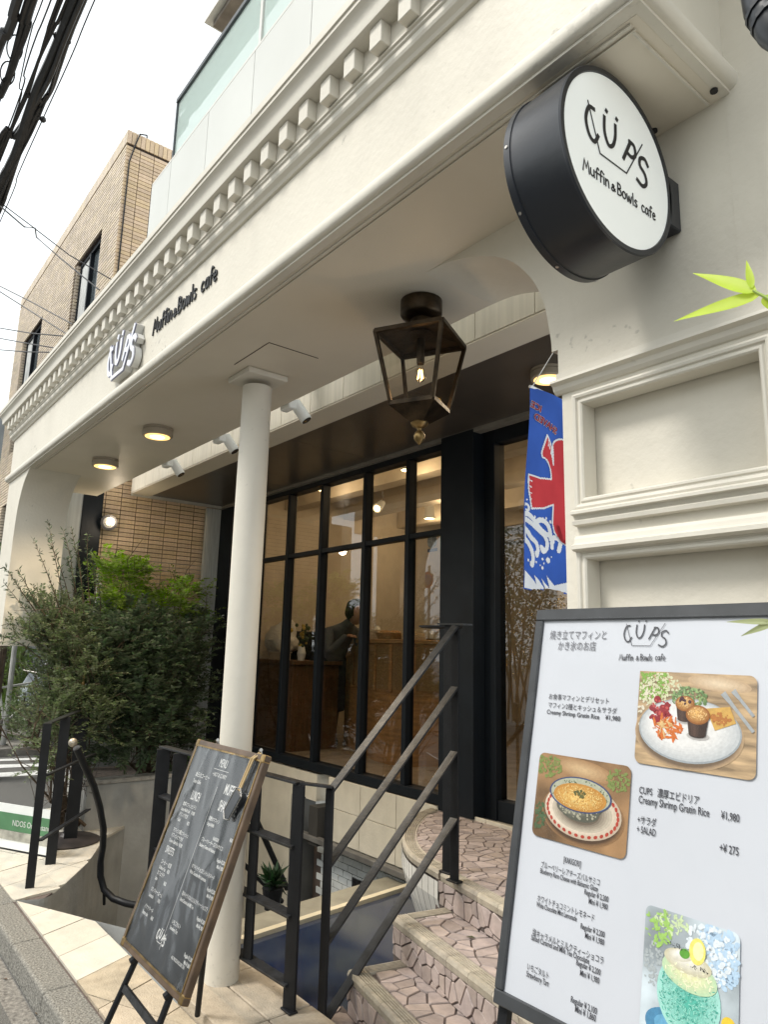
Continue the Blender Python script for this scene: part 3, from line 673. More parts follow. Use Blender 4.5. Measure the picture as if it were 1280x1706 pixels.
# parapet, glass balustrade
pa = MB().box(-3.74, 1.6, 1.2, 1.30, 3.45, 4.09).build('parapet', MORTAR, cafe)
x = -3.745; k = 0
while x < 1.5:
    w = .29 if k == 0 else .475
    MB().box(x+.002, x+w-.002, 1.188, 1.199, 3.452, 4.095).build('parapet_panel', mat('white_panel', (.60, .61, .575), .4, var=.02, scale=2, per=.02, dirt=.06), pa); x += w+(.17 if k == 0 else 0) if False else w; k += 1
MB().box(-3.745, -3.739, 1.2, 2.2, 3.452, 4.09).build('parapet_panel', mat('white_panel', (.60, .61, .575), .4), pa)
MB().box(-3.74, 1.6, 1.187, 1.305, 4.092, 4.104).build('parapet_coping', WHITE, pa)
bal = thing('glass_balustrade', 'milky glass balcony balustrade with dark handrail on the white parapet', 'balustrade', (-2, 1.25, 4.1))
for x0, x1 in ((-3.55, -2.56), (-2.535, -1.5), (-1.475, -.4), (-.375, .7)):
    MB().box(x0, x1, 1.235, 1.247, 4.106, 4.545).build('glass_panel', FROST, bal)
    MB().box(x1+.002, x1+.023, 1.225, 1.257, 4.106, 4.546).build('post', WHITE, bal)
MB().box(-3.565, -3.552, 1.225, 1.257, 4.106, 4.547).build('post', mat('dark_grey_rail', (.09, .1, .11), .4), bal)
MB().box(-3.566, .8, 1.222, 1.260, 4.548, 4.572).build('handrail', mat('dark_grey_rail', (.09, .1, .11), .4), bal)
MB().box(-3.55, -3.542, 1.26, 2.2, 4.106, 4.545).build('glass_panel', FROST, bal)
ub = MB().box(-3.2, 1.6, 3.7, 3.9, 3.41, 9).build('upper_storey_wall', WHITE, cafe)
p = at(340, 38, y=1.75)
ue = MB().box(p.x, p.x+3.2, 1.75, 2.3, p.z, p.z+.6).build('upper_balcony', WHITE, cafe)
MB().box(p.x+.06, p.x+3.2, 1.80, 2.25, p.z-.05, p.z-.002).build('balcony_soffit', mat('soffit_slats', (.2, .17, .14), .7, var=.15), ue)

# ------------------------------------------------------------------ fascia lettering
Mf = Matrix.Translation((-3.376, 1.149, 3.030)) @ Matrix.Rotation(rad(90), 4, 'X')
ft = thing('fascia_lettering', 'raised black handwritten letters Muffin & Bowls cafe on the cream fascia', 'lettering', (-3.0, 1.15, 3.03))
words = [('Muffin', 0, .255), ('&', .262, .045), ('Bowls', .315, .215), ('cafe', .575, .165)]
for w_, ox, wd in words:
    b = MB(); hand(w_, Mf @ Matrix.Translation((ox, 0, 0)), .078 if w_ != '&' else .06, wd, b, .0080, .006); b.build('letters', BLKP, ft)
fl = thing('fascia_logo', 'white raised CUPS bowl logo letters with purple grey outline on the fascia', 'sign', (-3.7, 1.15, 2.95))
Ml = Matrix.Translation((-3.725, 1.148, 2.930)) @ Matrix.Rotation(rad(90), 4, 'X')
b = MB(); logo(Ml, .44, b, .032, .028, .038); b.build('letter_body', mat('white_letter_side', (.62, .62, .60), .35, var=.03), fl)
b = MB(); logo(Ml @ Matrix.Translation((0, 0, .039)), .44, b, .035, .031, .003); b.build('letter_edge', mat('purple_grey_edge', (.16, .16, .24), .4), fl)
b = MB(); logo(Ml @ Matrix.Translation((0, 0, .043)), .44, b, .024, .020, .003); b.build('letter_face', mat('white_letter_face', (.74, .75, .82), .3, emit=(.9, .92, 1), estr=.05), fl)

# ------------------------------------------------------------------ round projecting sign
rs = thing('round_projecting_sign', 'round black drum sign with white face reading CUPS Muffin & Bowls cafe', 'sign', (-.86, 1.275, 2.585))
cS = Vector((-.79, 1.2745, 2.585)); AX = (Vector((0, 1, 0)), Vector((0, 0, 1)), Vector((1, 0, 0)))
DR = mat('satin_navy_black', (.010, .013, .020), .33, var=.15, scale=4, bump=.03, spec=.6)
MB().lathe(cS, [(.2145, -.15), (.2185, -.149), (.2185, -.132), (.2155, -.131), (.2155, -.003), (.2165, .0), (.214, .004), (.2025, .004), (.2015, -.002)], 96, AX).build('drum', DR, rs, smooth=True)
MB().lathe(cS+Vector((-.0005, 0, 0)), [(.2012, -.004), (.2012, .0015)], 96, AX).build('sign_face', mat('sign_acrylic', (.86, .88, .86), .3, var=.02, scale=3, emit=(.9, .95, .93), estr=.10), rs)
MB().lathe(cS+Vector((-.15, 0, 0)), [(.2, -.006), (.2, -.001)], 64, AX).build('back_face', WSIGN, rs)
for k in range(9):
    a = 2*math.pi*k/9+.3; MB().lathe(cS+Vector((-.140, math.cos(a)*.2186, math.sin(a)*.2186)), [(.004, -.002), (.004, .002)], 8, (Vector((1, 0, 0)), Vector((0, -math.sin(a), math.cos(a))), Vector((0, math.cos(a), math.sin(a))))).build('screw', CHROME, rs)
MB().box(-.90, -.786, 1.478, 1.5285, 2.515, 2.648).build('bracket', DR, rs, bevel=.003)
Ms = Matrix(((0, 0, 1, cS.x+.002), (1, 0, 0, cS.y-.012), (0, 1, 0, cS.z-.035), (0, 0, 0, 1)))
b = MB(); logo(Ms @ Matrix.Translation((.008, .018, 0)), .240, b, .0098, .0034, .0006); b.build('logo_mark', BLKP, rs)
for w_, ox, wd in (('Muffin', -.128, .098), ('&', -.027, .020), ('Bowls', -.003, .080), ('cafe', .092, .060)):
    b = MB(); hand(w_, Ms @ Matrix.Translation((ox, -.052, 0)), .028 if w_ != '&' else .024, wd, b, .0036, .0006); b.build('letters', BLKP, rs)

# ------------------------------------------------------------------ shop window
YW = 3.35
wn = thing('shop_window', 'large black framed shop window divided by thin mullions and one transom', 'window', (-5.2, YW, .55))
MB().box(-7.0, -3.50, YW-.05, YW+.06, .519, .585).build('bottom_rail', NAVY, wn, bevel=.003)
MB().box(-7.0, -3.50, YW-.05, YW+.06, 2.885, 2.975).build('top_rail', NAVY, wn, bevel=.003)
MB().box(-7.05, -6.72, YW-.06, YW+.06, -.2, 2.975).build('end_frame', NAVY, wn, bevel=.003)
MB().box(-7.03, -7.0, 3.12, YW-.062, .3, 2.93).build('pale_reveal', mat('pale_metal_reveal', (.55, .56, .53), .35, var=.1, stretch=(10, 10, .5)), wn)
mx_ = [-6.16, -5.605, -5.055, -4.435, -3.905]
for x in mx_: MB().box(x-.022, x+.022, YW-.045, YW+.03, .586, 2.884).build('mullion', NAVY, wn, bevel=.002)
ed = [-6.72]+mx_+[-3.50]
for a, b_ in zip(ed, ed[1:]):
    MB().box(a+.0225, b_-.0225, YW-.04, YW+.025, 2.288, 2.325).build('transom', NAVY, wn, bevel=.002)
    for z0, z1 in ((.585, 2.288), (2.325, 2.885)):
        MB().add([(a+.02, YW, z0), (b_-.02, YW, z0), (b_-.02, YW, z1), (a+.02, YW, z1)], [(0, 1, 2, 3)]).build('pane', WINGL, wn)
MB().box(-3.498, -3.185, YW-.09, YW+.1, .503, 2.953).build('corner_post', NAVY, wn, bevel=.003)
dr = thing('entrance_door', 'tall black framed glass entrance door behind the blue banner', 'door', (-2.6, 3.4, .5))
MB().box(-3.183, -3.09, 3.36, 3.46, .503, 2.953).build('door_frame', NAVY, dr, bevel=.003)
MB().box(-3.088, -1.2, 3.36, 3.46, 2.852, 2.953).build('door_head', NAVY, dr, bevel=.003)
MB().box(-3.088, -2.25, 3.37, 3.45, .503, .62).build('bottom_rail', NAVY, dr, bevel=.003)
MB().box(-2.248, -2.1, 3.36, 3.46, .503, 2.85).build('stile', NAVY, dr, bevel=.003)
MB().add([(-3.09, 3.41, .62), (-2.25, 3.41, .62), (-2.25, 3.41, 2.852), (-3.09, 3.41, 2.852)], [(0, 1, 2, 3)]).build('pane', WINGL, dr)
MB().box(-2.098, -1.0, 3.36, 3.46, .503, 2.85).build('side_panel', NAVY, dr)

# ------------------------------------------------------------------ interior
ri = struct(MB().box(-7.05, -1.0, 3.47, 9, .40, .50), 'interior_floor', FLOORI)
for nm, bx in (('interior_back_wall', (-7.05, -1.0, 8.0, 8.1, .5, 3.4)), ('interior_left_wall', (-7.15, -7.06, 3.47, 8.1, .5, 3.4)), ('interior_right_wall', (-1.2, -1.1, 3.47, 8.1, .5, 3.4)), ('interior_ceiling', (-7.05, -1.1, 3.42, 8.1, 3.3, 3.4))):
    struct(MB().box(*bx), nm, PLASTER)
for i in range(5):
    y = 4.1+i*.85; struct(MB().box(-7.05, -1.2, y, y+.16, 3.05, 3.3), 'ceiling_beam', PLASTER)
for i, (x, y) in enumerate(((-5.8, 3.8), (-4.6, 3.9), (-5.3, 5.1), (-3.9, 5.0), (-2.8, 4.2), (-6.2, 5.6))):
    t = thing('ceiling_downlight', ['round lit downlight in the cafe ceiling nearest the window left end', 'round lit downlight behind the middle window panes', 'round lit downlight deep behind the middle panes', 'round lit downlight deep behind the right hand pane', 'round lit downlight behind the entrance door glass', 'round lit downlight at the far back left of the room'][i], 'ceiling light', (x, y, 3.04), 'downlights inside the cafe')
    MB().lathe((x, y, 3.04), [(.065, .0), (.065, .02), (.05, .26)], 20).build('housing', WSIGN, t)
    MB().lathe((x, y, 3.036), [(.052, 0), (.052, .003)], 20).build('diffuser', LAMPW, t)
    ld = bpy.data.lights.new('downlight_lamp', 'POINT'); ld.energy = 5; ld.color = (1, .78, .5); ld.shadow_soft_size = .06
    lo_ = bpy.data.objects.new('downlight_lamp', ld); COL.objects.link(lo_); lo_.parent = t; lo_.location = (0, 0, -.09)
for i, (px, py, yy, lab) in enumerate(((632, 844, 4.3, 'small white spotlight behind the fourth upper window pane'), (748, 827, 4.3, 'small white spotlight behind the rightmost upper pane'), (513, 908, 4.6, 'small silver spotlight behind the second upper window pane'))):
    p = at(px, py, y=yy); t = thing('track_spotlight', lab, 'spotlight', p, 'small spotlights inside the cafe')
    MB().tube([p+Vector((0, .0, .30)), p+Vector((0, .05, .1)), p+Vector((0, .04, .03))], .008, 6).build('arm', CHROME, t)
    q = p+Vector((.03, -.05, -.03)); MB().tube([p+Vector((-.03, .06, .05)), q], [.035, .05], 14).build('shade', WSIGN if i < 2 else CHROME, t)
    MB().tube([q, q+Vector((.002, -.003, -.002))], .036, 12).build('bulb', LAMPW, t)
# rattan fronted counter
cn = thing('service_counter', 'oak service counter with woven rattan panels seen through the window', 'counter', (-5.2, 4.5, .5))
cp = [(-6.35, 4.55), (-5.30, 4.15), (-5.05, 4.12), (-4.85, 4.22), (-4.6, 4.75), (-4.75, 5.1), (-6.1, 5.2)]
cb = MB().prism(cp, 'z', .5, 1.10).build('body', WOOD, cn)
MB().prism(cp, 'z', 1.101, 1.545).build('upper_body', WOOD, cn)
MB().prism([(a+(a+5.4)*.03, b_+(b_-4.6)*.05) for a, b_ in cp], 'z', 1.547, 1.585).build('top', WOOD, cn, bevel=.004)
for (a, b_) in ((cp[0], cp[1]), (cp[1], cp[2]), (cp[2], cp[3]), (cp[3], cp[4])):
    A3, B3 = Vector((*a, 0)), Vector((*b_, 0)); d = B3-A3; n_ = max(1, round(d.length/.37)); d /= n_; nn = Vector((d.y, -d.x, 0)).normalized()
    if nn.y > 0 and abs(nn.y) > .1: nn = -nn
    for i in range(n_):
        s0 = A3+d*i; rb = MB(); du = d.normalized(); L_ = d.length-.03; cnt = int(L_/.016)
        for k in range(cnt+1):
            q = s0+du*(.015+k*L_/max(1, cnt))+nn*.006; rb.obox((q.x, q.y, 1.33), du*.0035, nn*.002, (0, 0, .19))
        for k in range(24):
            q = s0+d*.5+nn*.0075; rb.obox((q.x, q.y, 1.145+k*.016), du*(L_/2), nn*.002, (0, 0, .0035))
        rb.build('rattan_panel', RATTAN, cn, kind='stuff')
        for u in (0.0, 1.0):
            q = s0+d*u+nn*.009; MB().obox((q.x, q.y, 1.33), du*.013, nn*.012, (0, 0, .205)).build('batten', WOOD, cn)
c2 = thing('back_counter', 'dark brown wooden cabinet at the left end behind the window', 'cabinet', (-6.5, 4.1, .5))
MB().box(-7.0, -6.12, 3.75, 4.3, .5, 1.32).build('body', WOODD, c2, bevel=.004); MB().box(-7.02, -6.08, 3.72, 4.32, 1.322, 1.36).build('top', WOODD, c2, bevel=.004)
for z0, z1 in ((.56, .9), (.92, 1.28)): MB().box(-6.98, -6.14, 3.738, 3.749, z0, z1).build('drawer_front', WOODD, c2, bevel=.003)
# things on the counters
def blob(c, r, sc_, m_, name, parent, amp=.25, seed=0, n=22, mm=14):
    mb = MB().sphere(c, r, n, mm, sc_); c = Vector(c)
    vv = []
    for v in mb.v:
        d = Vector(v)-c; k = 1+amp*noise.noise(d*(2.2/r)*.5+Vector((seed, 0, 0)))+amp*.4*noise.noise(d*(6/r)*.5+Vector((seed, 5, 0))); vv.append(tuple(c+d*k))
    mb.v = vv; return mb.build(name, m_, parent, smooth=True)
tg = thing('plastic_bag', 'crumpled white plastic bag on the dark cabinet at the window left end', 'bag', (-6.7, 4.0, 1.36))
blob((-6.72, 3.98, 1.56), .2, (.9, .8, 1.05), mat('white_plastic', (.7, .68, .62), .35, var=.05), 'bag_body', tg, .5, 3)
tg = thing('flower_bunch', 'small bunch of yellow flowers and leaves standing on the dark cabinet', 'flowers', (-6.3, 3.95, 1.36))
b = MB(); b2 = MB(); R = random.Random(4)
for k in range(26):
    a = R.uniform(0, 6.28); q = Vector((-6.3+R.uniform(0, .13)*math.cos(a), 3.95+R.uniform(0, .13)*math.sin(a), 1.5+R.uniform(0, .22))); (b if k % 3 else b2).sphere(q, R.uniform(.012, .028), 6, 4)
b.build('leaf_bunch', mat('dull_leaf', (.05, .08, .03), .6), tg); b2.build('petals', mat('yellow_petal', (.5, .35, .05), .6), tg)
MB().lathe((-6.3, 3.95, 1.361), [(.035, 0), (.045, .07), (.03, .14)], 14).build('vase', WSIGN, tg)
tg = thing('cardboard_tray', 'low pale cardboard box lying on the dark cabinet', 'box', (-6.4, 3.8, 1.36)); MB().box(-6.62, -6.36, 3.75, 3.86, 1.361, 1.43).build('box_body', mat('cardboard', (.5, .4, .28), .8), tg, bevel=.003); MB().box(-6.63, -6.35, 3.74, 3.87, 1.431, 1.441).build('lid', mat('cardboard2', (.6, .52, .4), .8), tg)
for i, (x, y, lab) in enumerate(((-5.55, 4.35, 'stack of pale napkins on the rattan counter beside the person'), (-5.0, 4.35, 'stack of cream boxes on the rattan counter right end'), (-5.75, 4.5, 'small white ceramic ornament on the rattan counter'))):
    t = thing(['napkin_stack', 'box_stack', 'ornament'][i], lab, ['napkins', 'boxes', 'ornament'][i], (x, y, 1.585))
    if i < 2:
        for k in range(3): MB().box(x-.12, x+.1-.02*k, y-.06, y+.06, 1.586+k*.032, 1.616+k*.032).build('layer', mat('cream_card', (.6, .5, .36), .8, per=.1), t, bevel=.003)
    else: MB().lathe((x, y, 1.586), [(.03, 0), (.05, .03), (.03, .07), (.035, .10), (.02, .14)], 14).build('body', WSIGN, t)
for i, (px, py, yy, lab, cat) in enumerate(((650, 1048, 4.3, 'low basket of bread on the rattan counter behind the fourth pane', 'basket'), (700, 1050, 4.5, 'brown tray with cups on the rattan counter behind the right pane', 'tray'), (500, 1070, 4.2, 'dark coffee machine on the cabinet behind the second pane', 'machine'))):
    p = at(px, py, y=yy); p.z = 1.586 if i < 2 else 1.362; t = thing(['bread_basket', 'cup_tray', 'coffee_machine'][i], lab, cat, p)
    if i == 0:
        MB().lathe(p, [(.11, 0), (.14, .06), (.135, .062), (.10, .012)], 20).build('basket_body', RATTAN, t)
        for k in range(6): MB().sphere(p+Vector((.06*math.cos(k), .06*math.sin(k), .06)), .04, 10, 7, (1.3, .9, .7)).build('bread_roll', mat('bread', (.45, .25, .1), .7), t, smooth=True)
    elif i == 1:
        MB().box(p.x-.16, p.x+.16, p.y-.1, p.y+.1, p.z, p.z+.015).build('tray_board', WOODD, t)
        for k in range(6): MB().lathe((p.x-.12+.05*k, p.y+.03*(k % 2), p.z+.016), [(.018, 0), (.024, .07)], 12).build('cup', WSIGN, t)
    else:
        MB().box(p.x-.14, p.x+.14, p.y-.12, p.y+.12, p.z, p.z+.3).build('machine_body', BLACK, t, bevel=.02, seg=2); MB().box(p.x-.1, p.x+.1, p.y-.128, p.y-.121, p.z+.1, p.z+.2).build('front_panel', CHROME, t)
tg = thing('wall_picture', 'small framed picture on the cafe back wall near the exit sign', 'picture', (-3.9, 5.95, 1.9))
pp = at(757, 950, y=5.9); MB().box(pp.x-.16, pp.x+.2, 5.9, 5.93, pp.z-.22, pp.z+.22).build('frame', WOOD, tg); MB().box(pp.x-.12, pp.x+.16, 5.892, 5.899, pp.z-.18, pp.z+.18).build('print', mat('pale_print', (.6, .5, .35), .7, var=.5, scale=8), tg)
struct(MB().box(-4.6, -3.0, 5.94, 6.0, .5, 3.3), 'interior_partition', PLASTER)
pp = at(745, 903, y=3.5)
ex_ = thing('exit_sign', 'small green exit sign hanging inside at the right window pane', 'sign', (pp.x, 3.5, pp.z))
MB().box(pp.x-.06, pp.x+.06, 3.49, 3.51, pp.z-.055, pp.z+.055).build('sign_box', mat('exit_green', (.02, .30, .14), .4, emit=(.05, .6, .3), estr=.25), ex_)
MB().box(pp.x-.02, pp.x+.02, 3.484, 3.489, pp.z-.035, pp.z+.02).build('running_figure', WSIGN, ex_)
pp = at(729, 903, y=3.42)
ex_ = thing('window_sticker', 'round white sticker inside the top right window pane', 'sticker', (pp.x, 3.4, pp.z))
MB().lathe((pp.x, 3.37, pp.z), [(.05, 0), (.05, .002)], 24, 'y').build('disc', mat('pale_sticker', (.55, .57, .55), .5, var=.3, scale=40), ex_); MB().box(pp.x-.05, pp.x+.05, 3.372, 3.375, pp.z-.075, pp.z-.052).build('band', mat('blue_print', (.05, .08, .2), .5), ex_)
# shelves seen through the door
sh = thing('wooden_shelf', 'wooden shelf unit with goods seen through the entrance door', 'shelf', (-3.6, 5.6, .5))
for z in (.8, 1.15, 1.5, 1.85): MB().box(-3.9, -2.9, 5.2, 5.5, z, z+.03).build('shelf_board', WOODD, sh)
for x in (-3.92, -2.88): MB().box(x-.02, x+.02, 5.2, 5.5, .5, 1.9).build('upright', WOODD, sh)
b = MB()
R = random.Random(9)
for z in (.83, 1.18, 1.53):
    x = -3.88
    while x < -2.95:
        w = R.uniform(.04, .1); b.box(x, x+w*.9, 5.22, 5.4, z+.001, z+R.uniform(.08, .24)); x += w+.01
b.build('goods', mat('shelf_goods', (.2, .14, .08), .6, isl=.5), sh, kind='stuff')
tg = thing('wooden_chair', 'light wooden chair back seen through the door glass', 'chair', (-3.0, 4.4, .5))
MB().box(-3.2, -2.85, 4.3, 4.7, .93, .97).build('seat', WOOD, tg); MB().box(-3.2, -2.85, 4.7, 4.73, 1.1, 1.35).build('backrest', WOOD, tg)
for x in (-3.19, -2.87):
    for y in (4.31, 4.69): MB().box(x-.015, x+.015, y-.015, y+.015, .5, .929 if y < 4.5 else 1.34).build('leg', WOOD, tg)

# person bending over the counter (seen dimly through the glass)
def person():
    t = thing('person', 'person in a grey top and dark apron bending forward over the counter', 'person', (-6.35, 4.3, .5))
    def skin(name, verts, edges, rs_, m_, root=0):
        me = bpy.data.meshes.new(name); o0 = wloc(t); me.from_pydata([tuple(Vector(v)-o0) for v in verts], edges, [])
        ob = bpy.data.objects.new(name, me); COL.objects.link(ob); ob.parent = t
        md = ob.modifiers.new('Skin', 'SKIN'); md.use_smooth_shade = True
        for i, sv in enumerate(me.skin_vertices[0].data): sv.radius = (rs_[i], rs_[i]*.9); sv.use_root = (i == root)
        sb = ob.modifiers.new('Sub', 'SUBSURF'); sb.levels = 1; sb.render_levels = 2; me.materials.append(m_); return ob
    o = Vector((-6.28, 4.25, 0)); V = lambda x, y, z: (o.x+x, o.y+y, z)
    # pelvis, spine leaning towards +x, neck, head, arms, legs
    verts = [V(0, 0, 1.30), V(.10, .0, 1.50), V(.27, 0, 1.68), V(.36, 0, 1.74), V(.45, 0, 1.78),
             V(.27, -.17, 1.66), V(.34, -.2, 1.45), V(.52, -.12, 1.62), V(.27, .17, 1.66), V(.36, .2, 1.45), V(.55, .12, 1.62),
             V(0, -.09, 1.22), V(.02, -.1, .90), V(-.01, -.1, .58), V(.09, -.1, .53), V(0, .09, 1.22), V(.02, .1, .90), V(-.01, .1, .58), V(.09, .1, .53)]
    edges = [(0, 1), (1, 2), (2, 3), (3, 4), (2, 5), (5, 6), (6, 7), (2, 8), (8, 9), (9, 10), (0, 11), (11, 12), (12, 13), (13, 14), (0, 15), (15, 16), (16, 17), (17, 18)]
    rs_ = [.14, .13, .15, .06, .055, .065, .05, .035, .065, .05, .035, .095, .07, .05, .045, .095, .07, .05, .045]
    skin('body', verts, edges, rs_, mat('grey_shirt', (.10, .11, .13), .8))
    h = MB().sphere(V(.50, 0, 1.84), .1, 16, 12, (.95, .8, 1.15)); h.build('head', mat('skin_tone', (.35, .2, .13), .5), t, smooth=True)
    blob(V(.475, 0, 1.87), .108, (1, .88, 1.05), mat('black_hair', (.008, .007, .007), .95, spec=.1), 'hair', t, .18, 5)
    MB().box(o.x-.1, o.x+.16, o.y-.16, o.y+.16, .85, 1.42).build('apron', mat('navy_apron', (.012, .016, .03), .8), t, bevel=.05, seg=3)
    for sy_ in (-.12, .12):
        hb = MB().sphere(V(.57, sy_, 1.615), .035, 10, 8, (1.1, 1, .5))
        for f in range(5):
            a = rad(-36+18*f)*(1 if sy_ < 0 else -1); q = Vector(V(.595, sy_, 1.61))
            hb.tube([q, q+Vector((math.cos(a)*.035, math.sin(a)*.035, .005)), q+Vector((math.cos(a)*(.06-.004*abs(f-2)), math.sin(a)*.06, -.012))], [.010, .009, .006], 6)
        hb.build('hand', mat('skin_tone', (.35, .2, .13), .5), t, smooth=True)
person()

# ------------------------------------------------------------------ lantern
ln = thing('hanging_lantern', 'square bronze lantern with glass sides and glowing filament bulb under the soffit', 'lantern', (-1.90, 1.657, 2.81))
cL = Vector((-1.895, 1.657, 0)); e1 = Vector((.233, .119, 0)).normalized(); e2 = Vector((-e1.y, e1.x, 0))
def sqr(h, z): return [cL+e1*(a*h)+e2*(b_*h)+Vector((0, 0, z)) for a, b_ in ((-1, -1), (1, -1), (1, 1), (-1, 1))]
MB().lathe((cL.x, cL.y, 2.735), [(.045, 0), (.075, .012), (.08, .02), (.08, .074)], 32).build('ceiling_rose', BRONZE, ln, smooth=True)
MB().lathe((cL.x, cL.y, 2.672), [(.05, 0), (.035, .012), (.032, .03), (.04, .04), (.04, .062)], 24).build('neck', BRONZE, ln, smooth=True)
T, B = sqr(.131, 2.655), sqr(.0825, 2.385)
for i in range(4): MB().bar(T[i], B[i], .013, .013, side=e1).build('corner_bar', BRONZE, ln)
for i in range(4):
    MB().bar(T[i], T[(i+1) % 4], .016, .016).build('top_rail', BRONZE, ln); MB().bar(B[i], B[(i+1) % 4], .014, .016).build('bottom_rail', BRONZE, ln)
    MB().add([T[i]*.995+Vector(((cL.x)*.005, cL.y*.005, 2.655*.005)), T[(i+1) % 4], B[(i+1) % 4], B[i]], [(0, 1, 2, 3)]).build('glass_pane', LGLASS, ln)
tp = sqr(.131, 2.664); ap = sqr(.04, 2.677)
MB().add(tp+ap, [(0, 1, 5, 4), (1, 2, 6, 5), (2, 3, 7, 6), (3, 0, 4, 7), (4, 5, 6, 7)]).build('roof', BRONZE, ln)
bt = sqr(.086, 2.376); bb = sqr(.028, 2.325)
MB().add(bt+bb, [(0, 1, 5, 4), (1, 2, 6, 5), (2, 3, 7, 6), (3, 0, 4, 7), (4, 5, 6, 7)]).build('base_cup', BRONZE, ln)
MB().lathe((cL.x, cL.y, 2.24), [(.002, 0), (.008, .006), (.019, .02), (.022, .034), (.016, .047), (.008, .054), (.01, .062), (.028, .072), (.034, .082), (.03, .09)], 20).build('finial', BRASS, ln, smooth=True)
MB().lathe((cL.x, cL.y, 2.556), [(.014, 0), (.015, .006), (.015, .10)], 18).build('bulb_socket', BRONZE, ln)
MB().lathe((cL.x, cL.y, 2.484), [(.003, 0), (.012, .004), (.020, .015), (.0225, .028), (.020, .042), (.013, .056), (.011, .071)], 24).build('bulb', glass('bulb_glass', (.97, .95, .9), 1.4), ln, smooth=True)
b = MB()
for k in range(4):
    a = k*math.pi/2+.4; b.tube([cL+Vector((math.cos(a)*.006, math.sin(a)*.006, 2.533)), cL+Vector((math.cos(a)*.0115, math.sin(a)*.0115, 2.496))], .0016, 6)
b.build('filament', FILM, ln)
ld = bpy.data.lights.new('lantern_lamp', 'POINT'); ld.energy = .35; ld.color = (1, .7, .4); ld.shadow_soft_size = .02
lo_ = bpy.data.objects.new('lantern_lamp', ld); COL.objects.link(lo_); lo_.parent = ln; lo_.location = Vector((cL.x, cL.y, 2.463))-ln.location

# soffit downlights
for i, (x, y, z, lab) in enumerate(((-5.218, 1.512, 2.811, 'round surface downlight on the soffit nearest the left pier'), (-4.198, 1.512, 2.811, 'round surface downlight on the soffit left of the column'), (-2.22, 2.83, 2.954, 'round downlight on the dark ceiling above the blue banner'))):
    t = thing('surface_downlight', lab, 'ceiling light', (x, y, z), 'round surface downlights outside')
    MB().lathe((x, y, z-.055), [(.088, 0), (.092, .005), (.092, .035), (.085, .037), (.085, .04), (.09, .041), (.09, .0545)], 40).build('housing', mat('beige_fitting', (.36, .31, .24), .4, var=.03), t, smooth=True)
    MB().lathe((x, y, z-.0575), [(.075, 0), (.075, .002)], 36).build('diffuser', mat('warm_diffuser', (1, .8, .5), .5, emit=(1, .62, .20), estr=1.0), t)
    MB().lathe((x, y, z-.0595), [(.045, 0), (.045, .0015)], 30).build('bulb', mat('warm_bulb', (1, .9, .7), .5, emit=(1, .78, .38), estr=2.2), t)
for nm_, loc_, en_ in (('downlight_lamp', (-5.218, 1.512, 2.70), 5), ('downlight_lamp', (-4.198, 1.512, 2.70), 5), ('downlight_lamp', (-2.22, 2.83, 2.84), 4)):
    ld = bpy.data.lights.new(nm_, 'SPOT'); ld.energy = en_*8; ld.color = (1, .80, .55); ld.shadow_soft_size = .05; ld.spot_size = rad(150); ld.spot_blend = .6
    lo_ = bpy.data.objects.new(nm_, ld); COL.objects.link(lo_); lo_.location = loc_
# white spotlights on the back edge of the soffit
for i, (px, py, lab) in enumerate(((484, 676, 'white cylinder spotlight on the soffit back edge just right of the column'), (368, 742, 'white cylinder spotlight on the soffit back edge just left of the column'), (281, 781, 'white cylinder spotlight on the soffit back edge farthest left'))):
    p = at(px, py, y=1.92); p.z = 2.80
    p = Vector((p.x, 1.90, 2.80)); t = thing('cylinder_spotlight', lab, 'spotlight', p, 'white spotlights behind the soffit')
    MB().box(p.x-.05, p.x+.05, 1.882, 1.93, 2.79, 2.86).build('mount', WSIGN, t, bevel=.006)
    d = Vector((.35, .45, -.82)).normalized(); q = Vector((p.x+.02, 1.95, 2.82))
    MB().tube([q-d*.02, q+d*.10], .033, 20).build('barrel', WSIGN, t, smooth=True)
    MB().tube([q+d*.101, q+d*.104], .028, 16).build('lens', mat('dark_lens', (.03, .03, .03), .2), t)
# wall light on the brick wall
p = Vector((-6.93, 2.10, 2.64)); t = thing('wall_lamp', 'small round steel wall lamp lit warm in front of the brick wall', 'wall lamp', p)
MB().tube([p+Vector((-.01, -.09, .02)), p+Vector((.01, -.05, .04)), p+Vector((.05, 0, .03))], .008, 8).build('arm', BLACK, t)
d = Vector((.92, -.3, -.25)).normalized()
MB().tube([p, p+d*.05, p+d*.1], [.03, .05, .06], 20).build('shade', CHROME, t, smooth=True)
MB().tube([p+d*.1, p+d*.115], .074, 28).build('rim', mat('dark_rim', (.03, .03, .035), .35), t)
MB().tube([p+d*.116, p+d*.118], .052, 24).build('reflector', CHROME, t); MB().tube([p+d*.119, p+d*.124], .026, 18).build('bulb', mat('warm_bulb2', (1, .85, .6), .5, emit=(1, .72, .4), estr=1.1), t)

ld = bpy.data.lights.new('wall_lamp_light', 'POINT'); ld.energy = 1.8; ld.color = (1, .82, .6); ld.shadow_soft_size = .05
lo_ = bpy.data.objects.new('wall_lamp_light', ld); COL.objects.link(lo_); lo_.location = p+Vector((.30, -.05, -.05))
